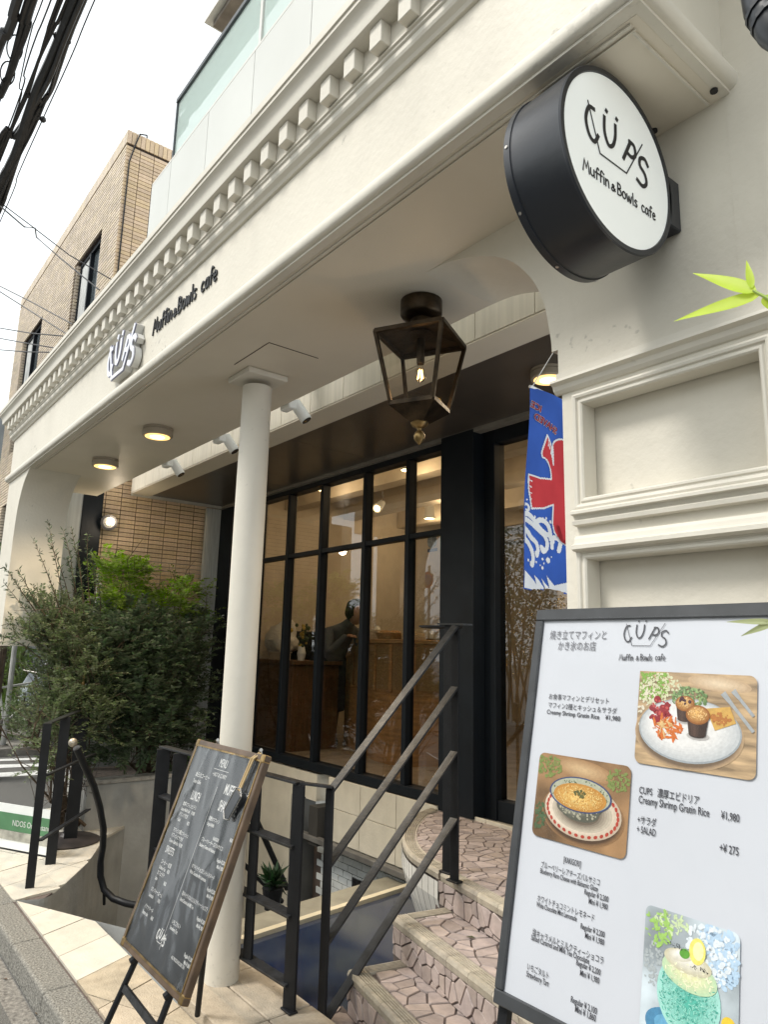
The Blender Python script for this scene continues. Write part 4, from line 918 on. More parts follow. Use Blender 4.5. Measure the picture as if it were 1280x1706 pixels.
# ------------------------------------------------------------------ neighbour building
nb = thing('brick_building', 'buff tiled neighbouring building with tall narrow windows beyond the cafe', 'building', (-9, 3, 0))
NX, NY = -7.05, 1.93
MB().box(-12.05, NX-.02, NY+.10, 9, 2.35, 6.93).build('wall', MORTAR, nb)
WNS = [(-8.647, -7.73, 4.2, 6.045), (-11.44, -10.40, 4.2, 5.975), (-11.44, -10.40, 2.4, 3.4), (-8.647, -7.73, 2.4, 3.3)]
b = MB()
for x0, x1 in ((-12.05, -11.44), (-10.40, -8.647), (-7.73, NX-.02)): b.box(x0, x1, NY+.02, NY+.098, 2.35, 6.93)
for x0, x1, zs_ in ((-11.44, -10.40, (2.35, 2.4, 3.4, 4.2, 5.975, 6.93)), (-8.647, -7.73, (2.35, 2.4, 3.3, 4.2, 6.045, 6.93))):
    for i in (0, 2, 4): b.box(x0, x1, NY+.02, NY+.098, zs_[i], zs_[i+1])
b.build('wall_front', MORTAR, nb)
RV = MB()
for a, b_, c, d_ in WNS:
    j = 0
    while c+j*.0435 < d_-.02: RV.box(a-.001, a+.010, NY+.002, NY+.07, c+j*.0435, c+j*.0435+.034); j += 1
RV.build('reveal_bricks', BRICKF, nb, kind='stuff')
MB().box(-7.5, NX-.02, NY+.2, 9, -1.4, 2.349).build('wall', CONC, nb, label='plain grey concrete lower wall behind the shrubs')
tw, thh, g_ = .153, .0435, .007
rows = 150; bricks = []
for j in range(rows):
    z0 = .44+j*thh
    for i in range(48):
        y0 = NY+.002+i*tw
        if y0 > 3.4 or z0 < 1.9: continue
        if z0 > 6.74: continue
        vis = (z0 < 3.0 and y0 > 2.02) or (z0 > 3.9 and y0 < 2.6)
        bricks.append((0 if (z0 < 2.98 and y0 > 2.0) else (1 if (z0 > 6.0 and y0 < 2.4) else 2), y0, z0))
bricks.sort(); bm_ = MB().box(-.012, .0, .0, tw-g_, .0, thh-g_); bo = bm_.build('brick', BRICK, nb)
for v in bo.data.vertices: v.co += wloc(nb)
first = True; rest = MB()
for k, (pr_, y0, z0) in enumerate(bricks):
    if k < 299:
        loc = Vector((NX+random.uniform(-.001, .001), y0, z0))
        if k == 0: bo.location = loc-wloc(nb)
        else: inst('brick', bo.data, loc, nb)
    else: rest.box(NX-.012, NX, y0, y0+tw-g_, z0, z0+thh-g_)
rest.build('bricks', BRICK, nb, kind='stuff', fix=False)
sm = MB()
i = 0; y = NY
while y < 3.4: sm.box(NX-.012, NX+.002, y+.002, y+.0455, 6.775, 6.925); y += .049
sm.build('soldier_bricks', BRICK, nb, kind='stuff')
fb = MB()
for j in range(int((6.79-2.36)/thh)):
    z0 = 2.365+j*thh; x = NX-.004
    while x > -12.05:
        x0 = x-tw+g_
        if not any(a-.0 < x and x0 < b_ and c-.0 < z0+thh and z0 < d_ for a, b_, c, d_ in WNS): fb.box(x0+.004-g_+.001, x, NY, NY+.018, z0, z0+thh-.0125)
        x -= tw
x = NX
while x > -12.05: fb.box(x-.0455, x-.002, NY-.002, NY+.012, 6.775, 6.925); x -= .049
fb.build('facade_bricks', BRICKF, nb, kind='stuff', fix=False)
for (a, b_, c, d_) in WNS[:3]:
    w = MB().box(a, b_, NY+.08, NY+.099, c, d_).build('window', NWIN, nb)
    MB().box(a+.012, a+.05, NY+.045, NY+.079, c, d_).build('window_frame', NAVY, w); MB().box(b_-.04, b_, NY+.045, NY+.079, c, d_).build('window_frame', NAVY, w)
    MB().box(a+.052, b_-.042, NY+.045, NY+.079, d_-.05, d_).build('window_frame', NAVY, w); MB().box((a+b_)/2-.02, (a+b_)/2+.02, NY+.035, NY+.079, c, d_-.052).build('window_frame', NAVY, w)
    MB().box(a+.055, (a+b_)/2-.03, NY+.06, NY+.077, c, d_-.055).build('curtain', CURT, w)
MB().tube([(NX+.012, NY+.04, 4.0), (NX+.012, NY+.04, 6.55), (NX+.02, NY+.09, 6.80), (NX+.02, NY+.12, 6.92), (NX, NY+.2, 6.96), (NX-.1, NY+.24, 6.95)], .008, 6).build('cable', BLACK, nb)

# ------------------------------------------------------------------ railings
rg = thing('stair_railing', 'black flat bar railing rising from the column up beside the entrance steps', 'railing', (-2.5, 1.8, ZP))
def post(parent, p, z0, z1, w=.05, t_=.012, side=(1, 0, 0)): return MB().bar((p[0], p[1], z0), (p[0], p[1], z1), w, t_, side=side).build('post', BLACK, parent, bevel=.0015)
lp = Vector((-2.545, 1.765, 0)); upp = Vector((-2.42, 2.36, 0)); upb = Vector((-2.56, 2.46, 0)); lf = Vector((-2.66, 1.69, 0)); fl_ = Vector((-3.22, 1.735, 0))
post(rg, lp, ZP, .925, .045, .012, (1, .1, 0))
post(rg, (-2.62, 1.66), .1, .94, .062, .014, (1, .25, 0))
post(rg, (-2.925, 1.635), .185, .94, .05, .014, (1, .25, 0))
post(rg, (-3.66, 1.585), ZP, .94, .07, .014, (.3, 1, 0)); post(rg, (-3.86, 1.575), ZP, .94, .07, .014, (.3, 1, 0))
post(rg, upp, .5, 1.60, .045, .012, (1, .1, 0)); post(rg, (-2.53, 2.42), .5, 1.62, .05, .012, (1, .1, 0))
for k, zz in enumerate((1.612, 1.335, 1.05, .765)):
    MB().bar((lp.x, lp.y, .915-k*.288+.0), (upp.x, upp.y, zz), .042, .010, side=(1, .1, 0)).build('sloping_bar', BLACKW, rg, bevel=.001)
MB().bar((-3.90, 1.585, .946), (-2.62, 1.665, .946), .046, .010, side=(0, 1, 0)).build('top_bar', BLACKW, rg, bevel=.001)
MB().bar((-2.62, 1.665, .946), (lp.x+.01, 1.77, .934), .046, .010, side=(1, 0, 0)).build('top_bar', BLACKW, rg, bevel=.001)
for zz in (.703, .442, .194): MB().bar((-3.88, 1.58, zz), (-2.625, 1.66, zz), .042, .012, side=(0, 1, .25)).build('level_bar', BLACKW, rg, bevel=.001)
MB().bar((-2.58, 2.42, 1.625), (-2.34, 2.36, 1.618), .05, .008, side=(0, 1, 0)).build('top_cap', BLACKW, rg)
ap_ = Vector((-2.95, 2.62, 1.56))
MB().lathe((-2.78, 2.60, 1.612), [(.10, 0), (.115, .004), (.115, .012)], 30).build('shelf_disc', BLACK, rg)
for (x_, y_, z_) in ((lp.x, lp.y, ZP), (-2.62, 1.66, .1), (upp.x, upp.y, .5), (-2.53, 2.42, .5)):
    MB().box(x_-.035, x_+.035, y_-.02, y_+.02, z_+.001, z_+.009).build('foot_plate', BLACK, rg, bevel=.002)
# railing on the left edge of the stairwell
rl = thing('pavement_railing', 'short black flat bar railing at the pavement edge under the shrubs', 'railing', (-4.95, 1.4, ZP))
pA = Vector((-4.86, 1.222, 0)); pB = Vector((-5.12, 1.41, 0)); pC = Vector((-5.38, 1.60, 0))
post(rl, pA, ZP, .995, .05, .012, (.25, 1, 0)); post(rl, (-5.28, 1.44), ZP, .99, .065, .012, (.25, 1, 0)); post(rl, (-5.72, 1.68), ZP, .99, .09, .012, (.25, 1, 0))
for zz in (.993,): MB().bar((pA.x, pA.y, zz), (-5.75, 1.68, zz), .04, .008, side=(0, 0, 1) if False else (1, 1, 0)).build('top_bar', BLACKW, rl)
for zz in (.30, .68): MB().bar((-4.9, 1.26, zz), (-5.5, 1.72, zz+.02), .035, .010, side=(1, 1, .2)).build('level_bar', BLACKW, rl)
# sloping rails going down the stairwell
rn = thing('descending_rail', 'dark sloping handrails going down into the stairwell', 'handrail', (-4.4, 2.4, -.4))
for (x0, y0, x1, y1, r_) in ((420, 1350, 478, 1480, .020), (398, 1432, 470, 1502, .016)):
    a = at(x0, y0, y=2.5); b_ = at(x1, y1, y=2.95); MB().tube([a+(a-b_)*.6, b_], r_, 10).build('rail_tube', BLACK, rn)
# curved black handrail with ball end
hr = thing('curved_handrail', 'curved black tubular handrail with pale ball finial dropping into the stairwell', 'handrail', (-5.0, 1.75, ZP))
pts = [(127, 1246), (140, 1275), (156, 1310), (166, 1345), (172, 1380), (171, 1410), (167, 1435), (167, 1460), (173, 1482), (188, 1497), (210, 1505), (245, 1512), (290, 1522)]
xsn = [-4.62, -4.68, -4.76, -4.83, -4.90, -4.95, -4.98, -5.0, -4.98, -4.93, -4.82, -4.62, -4.35]
P3 = [at(p[0], p[1], x=x_) for p, x_ in zip(pts, xsn)]
MB().tube(spl3 if False else P3, .021, 14).build('rail_tube', BLACK, hr, smooth=True)
MB().sphere(at(121, 1237, x=-4.60), .026, 18, 12).build('ball_finial', mat('pale_brass', (.45, .40, .32), .35, metal=.6), hr, smooth=True)
a = P3[8]; MB().tube([a, a+Vector((-.03, .02, -.10))], .010, 8).build('wall_bracket', BLACK, hr)
# parasol stand pole
b0 = at(110, 1402, z=ZP); ps = thing('pole_stand', 'grey metal pole on a dark round base plate behind the pavement railing', 'stand', b0)
MB().lathe((b0.x, b0.y, ZP+.001), [(.23, 0), (.235, .01), (.20, .025), (.05, .04), (.03, .06)], 36).build('base_plate', mat('dark_base', (.05, .042, .04), .5, var=.2), ps, smooth=True)
MB().tube([(b0.x, b0.y, ZP+.05), (b0.x, b0.y, .25)], .028, 14).build('sleeve', BLACK, ps)
MB().tube([(b0.x, b0.y, .25), (b0.x, b0.y, .85)], .018, 14).build('pole', CHROME, ps); MB().tube([(b0.x, b0.y, .85), (b0.x, b0.y, 1.25)], .018, 14).build('pole_top', BRASS, ps)
# plant and reflector board down the stairwell
# low sign board at the kerb
sg = thing('low_sign_board', 'low white and green sign board standing on the pavement at the left edge', 'sign board', (-5.6, 1.35, ZP))
s0, s1 = Vector((-6.02, 1.165, ZP)), Vector((-5.416, 1.485, ZP)); du = (s1-s0).normalized(); nn = Vector((du.y, -du.x, 0))
def sq(u0, u1, z0, z1, off, t_, name, m_):
    c = s0+du*((u0+u1)/2)+nn*off+Vector((0, 0, (z0+z1)/2)); MB().obox(c, du*(u1-u0)/2, nn*t_/2, (0, 0, (z1-z0)/2)).build(name, m_, sg)
LW = (s1-s0).length
sq(-.3, LW, .012, .30, 0, .015, 'panel', WSIGN); sq(-.3, LW, 0, .011, 0, .02, 'bottom_edge', BLACK)
sq(-.3, LW-.01, .13, .245, .0095, .003, 'green_band', mat('sign_green', (.10, .24, .12), .5, var=.1)); sq(-.3, LW-.01, .07, .128, .0095, .003, 'pale_band', mat('sign_grey', (.45, .44, .38), .6, var=.25, scale=12))
Mg = Matrix((du, Vector((0, 0, 1)), nn)).transposed().to_4x4(); Mg.translation = s0+du*(LW-.40)+nn*.0115+Vector((0, 0, .165))
text('NDOS Omotesando', Mg, .055, sg, WHTP, sx=.85)

# ------------------------------------------------------------------ chalkboard easel
eb = thing('chalkboard_easel', 'wood framed black menu chalkboard leaning on a black easel by the column', 'menu board', (-2.45, 1.1, ZP))
TL, TR = Vector((-2.722, 1.268, 1.125)), Vector((-2.150, 1.256, 1.135)); BR, BL = Vector((-2.20, 1.014, .448)), Vector((-2.772, 1.026, .438))
ux = (TR-TL).normalized(); uy = ((TL-BL)); uy = (uy-ux*uy.dot(ux)).normalized(); un = ux.cross(uy)   # un towards the street
BWd, BH = (TR-TL).length, (TL-BL).length
OB = (TL+TR+BL+BR)/4-ux*BWd/2-uy*BH/2
def bp(u, v, h=0): return OB+ux*u+uy*v+un*h
WF = mat('walnut_frame', (.10, .062, .036), .4, var=.2, scale=12, bump=.1)
fw = .021
for (a, b_, c, d_) in ((0, BWd, 0, fw), (0, BWd, BH-fw, BH), (0, fw, fw+.001, BH-fw-.001), (BWd-fw, BWd, fw+.001, BH-fw-.001)):
    MB().obox(bp((a+b_)/2, (c+d_)/2, 0), ux*(b_-a)/2, uy*(d_-c)/2, un*.012).build('frame_bar', WF, eb, bevel=.004, seg=2)
for (a, b_, c, d_) in ((fw-.003, BWd-fw+.003, fw-.003, fw+.003), (fw-.003, BWd-fw+.003, BH-fw-.003, BH-fw+.003), (fw-.003, fw+.003, fw, BH-fw), (BWd-fw-.003, BWd-fw+.003, fw, BH-fw)):
    MB().obox(bp((a+b_)/2, (c+d_)/2, .012), ux*(b_-a)/2, uy*(d_-c)/2, un*.002).build('inner_lip', BRASS, eb)
for a, c in ((.0, .0), (BWd, 0), (0, BH), (BWd, BH)):
    MB().obox(bp(a+(.016 if a == 0 else -.016), c+(.013 if c == 0 else -.013), 0), ux*.015, uy*.015, un*.014).build('corner_cap', BRASS, eb, bevel=.006, seg=2)
CH = mat('chalkboard', (.028, .033, .040), .45, var=.35, scale=2.5, bump=.1, bscale=6, detail=8)
MB().obox(bp(BWd/2, BH/2, .004), ux*(BWd/2-fw), uy*(BH/2-fw), un*.003).build('board', CH, eb)
FILMG = glass('clear_film', (.95, .95, .95), 1.5, rough=.10, refl=1.3)
fm_ = MB(); nx, ny = 60, 90
R = random.Random(12)
for j in range(ny+1):
    for i in range(nx+1):
        u = fw+(BWd-2*fw)*i/nx; v = fw+(BH-2*fw)*j/ny
        h = .0125+.004*max(0, 1-abs(noise.noise(Vector((u*6+v*2.5, v*2.2-u*2, 31))))*7)**2*.6+.004*noise.noise(Vector((u*9+v*3, v*4, 3)))+.003*noise.noise(Vector((u*24+v*6, v*8, 8))); fm_.v.append(tuple(bp(u, v, h)))
for j in range(ny):
    for i in range(nx): a = j*(nx+1)+i; fm_.f.append((a, a+1, a+nx+2, a+nx+1))
fm_.build('clear_cover', FILMG, eb, smooth=True)
Mb = Matrix((ux, uy, un)).transposed().to_4x4()
def bt_(s, u, v, size, sx=.5, m_=WHTP, bold=.0, align='LEFT', rot=0):
    M = Mb.copy(); M.translation = bp(u, v, .0075); text(s, M, size, eb, m_, 'chalk_text', sx, bold, align)
bt_('MENU', .285, .655, .042, .55, align='CENTER'); bt_('• HOT & CURRY', .285, .620, .020, .8, align='CENTER')
MB().obox(bp(.285, .645, .0075), ux*.06, uy*.0007, un*.0004).build('chalk_line', WHTP, eb); MB().obox(bp(.30, .33, .0075), ux*.0006, uy*.26, un*.0004).build('chalk_line', WHTP, eb)
bt_('MUFFINS&', .36, .575, .05, .55, bold=.0006); bt_('SHAVED ICE', .36, .52, .05, .5, bold=.0006)
bt_('本日のコーヒー', .09, .60, .02, .9); bt_('Today Coffee', .09, .578, .018, .7); bt_('LUNCH', .12, .520,   .045, .5, bold=.0004)
col1 = ['食事マフィンとデリ', 'Creamy Muffin Deli      ¥1,980', 'ドリンク付き', '+ Salad                      ¥275', '', 'マフィン2種とキッシュ', 'マフィンとサラダ', 'Creamy Gratin Rice   ¥1,980', '', 'SWEETS', '', 'コーヒー・紅茶', 'Coffee or Tea      ¥550', 'カフェラテ', 'Latte                      ¥650', '', 'ジンジャーエール', 'Lemonade               ¥700', '', 'バナナケーキ', 'Banana cake           ¥600']
for k, s in enumerate(col1):
    if s: bt_(s, .075, .492-k*.0185, .0165 if s != 'SWEETS' else .034, .82 if ord(s[0]) > 255 else .62, bold=.0001)
col2_ = [('黒糖のマフィン', 0), ('Original Muffin', 0), ('¥500', 1), ('KAKIGORI', 2), ('ブルーベリーチーズバルサミコ', 0), ('Blueberry Cheese with Balsamic', 0), ('Regular ¥2,200', 1), ('Mini ¥1,980', 1), ('', 0), ('ホワイトチョコミントレモネード', 0), ('White Chocolate Mint Lemonade', 0), ('Regular ¥2,200', 1), ('Mini ¥1,980', 1), ('', 0), ('塩キャラメルとミルクティーショコラ', 0), ('Salted Caramel and Milk Tea', 0), ('Regular ¥2,200', 1), ('Mini ¥1,980', 1), ('', 0), ('いちごタルト', 0), ('Strawberry Tart', 0), ('', 0), ('Regular ¥2,100', 1), ('Mini ¥1,860', 1)]
for k, (s, t_) in enumerate(col2_):
    if s: bt_(s, (.32, .535, .40)[t_], .482-k*.0172, .0155, .78 if ord(s[0]) > 255 else   .62, bold=.0001, align='LEFT' if t_ != 1 else 'RIGHT')
bt_('ALL PRICES INCLUDE TAX', .40, .075, .013, .7)
b = MB(); logo(Mb @ Matrix.Identity(4) if False else Matrix.Translation(bp(.285, .085, .0075)) @ Mb, .075, b, .0045, .0016, .0004); b.build('logo_mark', WHTP, eb)
# pen tag hung on the frame
tgp = thing('pen_holder_tag', 'small dark card tag hanging on a tan cord over the chalkboard frame', 'tag', bp(.51, BH, .02))
c = [bp(.50, BH+.003, .0), bp(.497, BH-.02, .02), bp(.485, .60, .022), bp(.50, .60, .024), bp(.512, BH-.02, .02), bp(.515, BH+.003, 0)]
MB().tube(c[:3], .004, 8).build('cord', mat('tan_leather', (.5, .36, .18), .6), tgp); MB().tube(c[3:], .004, 8).build('cord', mat('tan_leather', (.5, .36, .18), .6), tgp)
MB().obox(bp(.485, .555, .024), (ux*.9+uy*-.35).normalized()*.026, (uy*.9+ux*.35).normalized()*.045, un*.004).build('card', mat('dark_card', (.03, .034, .04), .4), tgp, bevel=.003)
q0 = bp(.485, .555, .026); a1, a2 = (ux*.9+uy*-.35).normalized(), (uy*.9+ux*.35).normalized()
rgp = [q0+a1*x_+a2*y_ for x_, y_ in ((-.029, -.04), (-.029, .044), (.0, .058), (.029, .044), (.029, -.04), (0, -.054), (-.029, -.04))]
MB().tube(rgp, .0022, 8).build('wire_ring', CHROME, tgp)
# clips and legs
for u in (.15, .50): MB().tube([bp(u, BH, -.01), bp(u, BH+.012, .0), bp(u+.012, BH+.014, .004)], .006, 8).build('clip', CHROME, eb)
dn = (-uy).normalized()
for u, zb in ((.12, 1), (.44, 1)):
    a = bp(u, .01, -.012); l = (a.z-ZP)/(-dn.z); side = -ux*.10*l if u < .2 else ux*.0
    MB().tube([bp(u, .3, -.016), bp(u, .0, -.014), a+dn*l*.99+(-ux*.08 if u < .3 else -ux*.03)], .0105, 12).build('leg', BLACK, eb)
    MB().tube([bp(u, -.005, -.01), bp(u, -.02, .006)], .011, 10).build('clamp', BLACK, eb)
MB().bar(bp(.10, -.10, -.014), bp(.43, -.11, -.014), .022, .012, side=uy).build('cross_bar', BLACKW, eb)
MB().tube([bp(.28, .6, -.02), Vector((-2.80, 1.36, ZP+.05))], .011, 10).build('rear_leg', BLACK, eb)
# white masking line along the right edge of the chalkboard poster
MB().obox(bp(BWd-fw-.004, BH*.30, .0085), ux*.0018, uy*(BH*.26), un*.0005).build('poster_edge', WHTP, eb)

# ------------------------------------------------------------------ big white menu board
mbd = thing('menu_stand', 'large white menu poster in a dark grey frame stand at the right', 'menu board', (-.8, 1.2, ZP))
kk = .2; nl = math.sqrt(1+kk*kk)
X0 = -1.103; vy = Vector((0, kk, 1)).normalized(); vx = Vector((1, 0, 0)); vn = Vector((0, -1, kk)).normalized()
ORG = Vector((X0, 1.352, 1.598))           # outer top left
def mp_(u, s, h=0): return ORG+vx*u-vy*s+vn*h   # u right, s down
MW, MH = .64, .815
fwd_ = .026
for (a, b_, c, d_) in ((0, MW, 0, fwd_), (0, MW, MH-fwd_, MH), (0, fwd_*.8, fwd_+.0005, MH-fwd_-.0005), (MW-fwd_, MW, fwd_+.0005, MH-fwd_-.0005)):
    MB().obox(mp_((a+b_)/2, (c+d_)/2, -.004), vx*(b_-a)/2, vy*(d_-c)/2, vn*.012).build('frame_bar', PGREY, mbd, bevel=.002)
POST = mat('poster_paper', (.585, .605, .65), .4, var=.02, scale=3)
pm = MB(); nx, ny = 30, 40
for j in range(ny+1):
    for i in range(nx+1):
        u = .018+(MW-.04)*i/nx; s = .022+(MH-.044)*j/ny; pm.v.append(tuple(mp_(u, s, .0007*noise.noise(Vector((u*8, s*6, 1)))+.0005*noise.noise(Vector((u*25, s*12, 4))))))
for j in range(ny):
    for i in range(nx): a = j*(nx+1)+i; pm.f.append((a, a+1, a+nx+2, a+nx+1))
pm.build('poster', POST, mbd, smooth=True)
for u, s1_ in ((.012, 1.6), (MW-.012, 1.6)):
    a = mp_(u, MH-.02, -.014); l = (a.z-ZP)/vy.z; MB().bar(mp_(u, MH-.1, -.022), a-vy*l*.995, .024, .016, side=vx).build('leg', BLACK, mbd)
MB().bar(mp_(MW/2, .3, -.02), Vector((X0+MW/2, 1.50, ZP)), .024, .016, side=vx).build('rear_leg', BLACK, mbd)
Mm = Matrix((vx, vy, vn)).transposed().to_4x4()
INK = mat('grey_ink', (.05, .05, .06), .5)
def us(px, py):
    """pixel on the poster plane -> (u,s)"""
    d = r2*(px-640)/FPX-u2*(py-853)/FPX+fwd; c = Vector((0, 0, 1.5)); t = (ORG-c).dot(vn)/d.dot(vn); q = c+d*t-ORG; return q.dot(vx), -q.dot(vy)
def mt(s, px, py, size, sx=.6, bold=.0, align='LEFT', m_=None, h=.0019):
    u, w = us(px, py); M = Mm.copy(); M.translation = mp_(u, w, h); size *= 1.12; sx *= .94; text(s, M, size, mbd, m_ or INK, 'print_text', sx, bold, align)
LT = mat('light_ink', (.16, .16, .18), .5)
mt('焼き立てマフィンと', 917, 1064, 0.0202, 0.806, 0, m_=LT); mt('かき氷のお店', 930, 1082, 0.0202, 0.806, 0, m_=LT)
u, w = us(1076, 1076); b = MB(); logo(Matrix.Translation(mp_(u, w, .0019)) @ Mm, .100, b, .0028, .0010, .0003); b.build('logo_mark', INK, mbd)
for w_, px, wd in (('Muffin', 1033, .034), ('&', 1061, .007), ('Bowls', 1068, .027), ('cafe', 1093, .022)):
    u, w = us(px, 1100); b = MB(); hand(w_, Matrix.Translation(mp_(u, w, .0019)) @ Mm, .0125, wd, b, .0014, .0002); b.build('print_letters', INK, mbd)
mt('お食事マフィンとデリセット', 915, 1164, 0.0124, 0.928); mt('マフィン2種とキッシュ＆サラダ', 914, 1178, 0.0124, 0.928); mt('Creamy Shrimp Gratin Rice', 912, 1189, .0118, .98, .00012); mt('¥1,980', 1010, 1199, .0120, 1.0, .00012)
mt('CUPS   濃厚エビドリア', 1066, 1321, .0155, .72, .00012); mt('Creamy Shrimp Gratin Rice', 1065, 1337, .0172, .68, .00012); mt('¥1,980', 1203, 1364, .0165, .66, .00012)
mt('+サラダ', 1063, 1370, .0145, .72, .00012); mt('+ SALAD', 1062, 1386, .0155, .62, .00012); mt('+¥ 275', 1200, 1418, .0165, .66, .00012)
mt('[KAKIGORI]', 940, 1436, .0135, .56, .00012)
mt('ブルーベリーレアチーズバルサミコ', 902, 1444, .0125, .68); mt('Blueberry Rare Cheese with Balsamic Glaze', 901, 1454, 0.0118, 0.63, .00012); mt('Regular ¥ 2,200', 1015, 1503, .0122, .66, .00012, 'RIGHT'); mt('Mini ¥ 1,980', 1014, 1516, .0122, .66, .00012, 'RIGHT')
mt('ホワイトチョコミントレモネード', 896, 1500, .0125, .70); mt('White Chocolate Mint Lemonade', 895, 1510, 0.0118, 0.58, .00012); mt('Regular ¥ 2,200', 1009, 1562, .0122, .66, .00012, 'RIGHT'); mt('Mini ¥ 1,980', 1008, 1575, .0122, .66, .00012, 'RIGHT')
mt('塩キャラメルとミルクティーショコラ', 888, 1557, .0130, .72); mt('Salted Caramel and Milk Tea Chocolate', 886, 1565, 0.0120, 0.68, .00012); mt('Regular ¥ 2,200', 1002, 1625, .0122, .66, .00012, 'RIGHT'); mt('Mini ¥ 1,980', 1000, 1639, .0122, .66, .00012, 'RIGHT')
mt('いちごタルト', 879, 1614, .0125, .70); mt('Strawberry Tart', 878, 1626, 0.0130, 0.616, .00012); mt('Regular ¥ 2,100', 996, 1690, .0130, .66, .00012, 'RIGHT'); mt('Mini ¥ 1,860', 994, 1702, .0130, .66, .00012, 'RIGHT')
# printed photographs: flat printed shapes
def fm(n, c, r=.45): return mat('print_'+n, c, r, var=.07, scale=160, detail=5)
def rrect(u0, s0_, u1, s1_, r, h, m_, name, par=mbd, corners=(1, 1, 1, 1)):
    pts_ = []
    for cx_, cy_, a0, on in ((u1-r, s0_+r, -90, corners[0]), (u1-r, s1_-r, 0, corners[1]), (u0+r, s1_-r, 90, corners[2]), (u0+r, s0_+r, 180, corners[3])):
        if on: pts_ += [(cx_+r*math.cos(rad(a0+15*k)), cy_+r*math.sin(rad(a0+15*k))) for k in range(7)]
        else: pts_.append((cx_+r*(1 if a0 in (-90, 0) else -1), cy_+r*(-1 if a0 in (-90, 180) else 1)))
    return flat(pts_, h, m_, name, par)
def flat(pts_, h, m_, name, par=mbd):
    return MB().add([mp_(a, b_, h) for a, b_ in pts_], [tuple(range(len(pts_)))]).build(name, m_, par, fix=False)
def ell(cu, cs, ru, rs_, n=36, rot=0, a0=0, a1=360):
    return [(cu+ru*math.cos(rad(a0+(a1-a0)*k/n))*math.cos(rot)-rs_*math.sin(rad(a0+(a1-a0)*k/n))*math.sin(rot), cs+ru*math.cos(rad(a0+(a1-a0)*k/n))*math.sin(rot)+rs_*math.sin(rad(a0+(a1-a0)*k/n))*math.cos(rot)) for k in range(n+(1 if a1-a0 < 360 else 0))]
def gell(c, ru, rs_, rot, h, c0, c1, name, par, off=(0, 0), n=7, inner=.2, top=None):
    """printed round shape shaded softly from its edge colour c0 to its middle colour c1"""
    for k in range(n):
        t = k/(n-1); f = 1-(1-inner)*t; col = tuple(a+(b_-a)*t for a, b_ in zip(c0, c1))
        flat(ell(c[0]+off[0]*ru*t, c[1]+off[1]*rs_*t, ru*f, rs_*f, rot=rot), h+.000016*k, mat('print_%s_%d' % (name, k), col, .45, var=.05, scale=150, detail=5), 'print_shape', par)
def scat(n, cu, cs, ru, rs_, r, h, m_, name, par, seed, asp=(.4, 1), clipf=None):
    R = random.Random(seed); b = MB()
    for k in range(n):
        a = R.uniform(0, 6.28); q = math.sqrt(R.random()); u = cu+ru*q*math.cos(a); s = cs+rs_*q*math.sin(a)
        if clipf and not clipf(u, s): continue
        rr = r*R.uniform(.5, 1.3); ro = R.uniform(0, 3.14); as_ = R.uniform(*asp)
        e = ell(u, s, rr, rr*as_, 7, ro); b.add([mp_(x_, y_, h+.00003*(k % 12)) for x_, y_ in e], [tuple(range(len(e)))])
    return b.build(name, m_, par, fix=False, kind='stuff')
TBL = mat('print_table', (.50, .35, .20), .45, var=.25, scale=14, stretch=(1, 1, 6), detail=6)
# photo 1: plate with muffins
u0, s0_ = us(1066, 1118); u1, s1_ = us(1262, 1290); s1_ = us(1062, 1271)[1]; u0 = us(1064, 1190)[0]
uw = u1-u0; sh_ = s1_-s0_
P1 = rrect(u0, s0_, u1, s1_, .014, .003, TBL, 'menu_photo', corners=(1, 1, 0, 0) if False else (1, 1, 1, 0)); P1['label'] = 'printed photo of muffins and salad on a white plate'
f1 = lambda a, b_: (u0+uw*a, s0_+sh_*b_)
ins1 = lambda u, s: u0+.003 < u < u1-.003 and s0_+.003 < s < s1_-.003
gell(f1(.70, .10), uw*.26, sh_*.08, .1, .0031, (.50, .35, .21), (.68, .54, .37), 'wood_light', P1)
scat(260, *f1(.12, .14), uw*.16, sh_*.2, .0032, .0032, fm('leaf_green', (.22, .40, .07)), 'print_shapes', P1, 1, clipf=ins1); scat(240, *f1(.2, .22), uw*.2, sh_*.22, .0028, .0034, fm('leaf_pale', (.62, .62, .40)), 'print_shapes', P1, 2, clipf=ins1)
scat(60, *f1(.08, .42), uw*.1, sh_*.3, .004, .0034, fm('petal_white', (.72, .66, .52)), 'print_shapes', P1, 22, clipf=ins1)
c = f1(.46, .60)
gell((c[0]-.002, c[1]+.007), uw*.46, sh_*.36, 0, .0036, (.46, .32, .19), (.16, .11, .07), 'plate_shadow', P1, (0, 0), 7, .9); flat(ell(*c, uw*.435, sh_*.33), .0039, fm('plate_rim', (.33, .36, .38)), 'print_shape', P1); gell((c[0], c[1]-.001), uw*.422, sh_*.315, 0, .00395, (.50, .52, .53), (.74, .73, .71), 'plate', P1, (-.1, -.15), 7, .7)
scat(120, *f1(.46, .27), uw*.16, sh_*.12, .003, .0042, fm('salad', (.13, .22, .08)), 'print_shapes', P1, 3); scat(90, *f1(.46, .26), uw*.15, sh_*.11, .0026, .00425, fm('salad_light', (.28, .40, .16)), 'print_shapes', P1, 103); scat(40, *f1(.21, .42), uw*.09, sh_*.13, .006, .0043, fm('berry_red', (.28, .02, .03)), 'print_shapes', P1, 4); scat(40, *f1(.21, .41), uw*.08, sh_*.11, .003, .00435, fm('berry_light', (.50, .08, .07)), 'print_shapes', P1, 104)
scat(60, *f1(.28, .60), uw*.13, sh_*.11, .009, .0044, fm('carrot', (.62, .16, .03)), 'print_shapes', P1, 5, (.15, .3)); scat(14, *f1(.27, .60), uw*.09, sh_*.07, .008, .0048, fm('cream_strip', (.68, .45, .2)), 'print_shapes', P1, 6, (.15, .25))
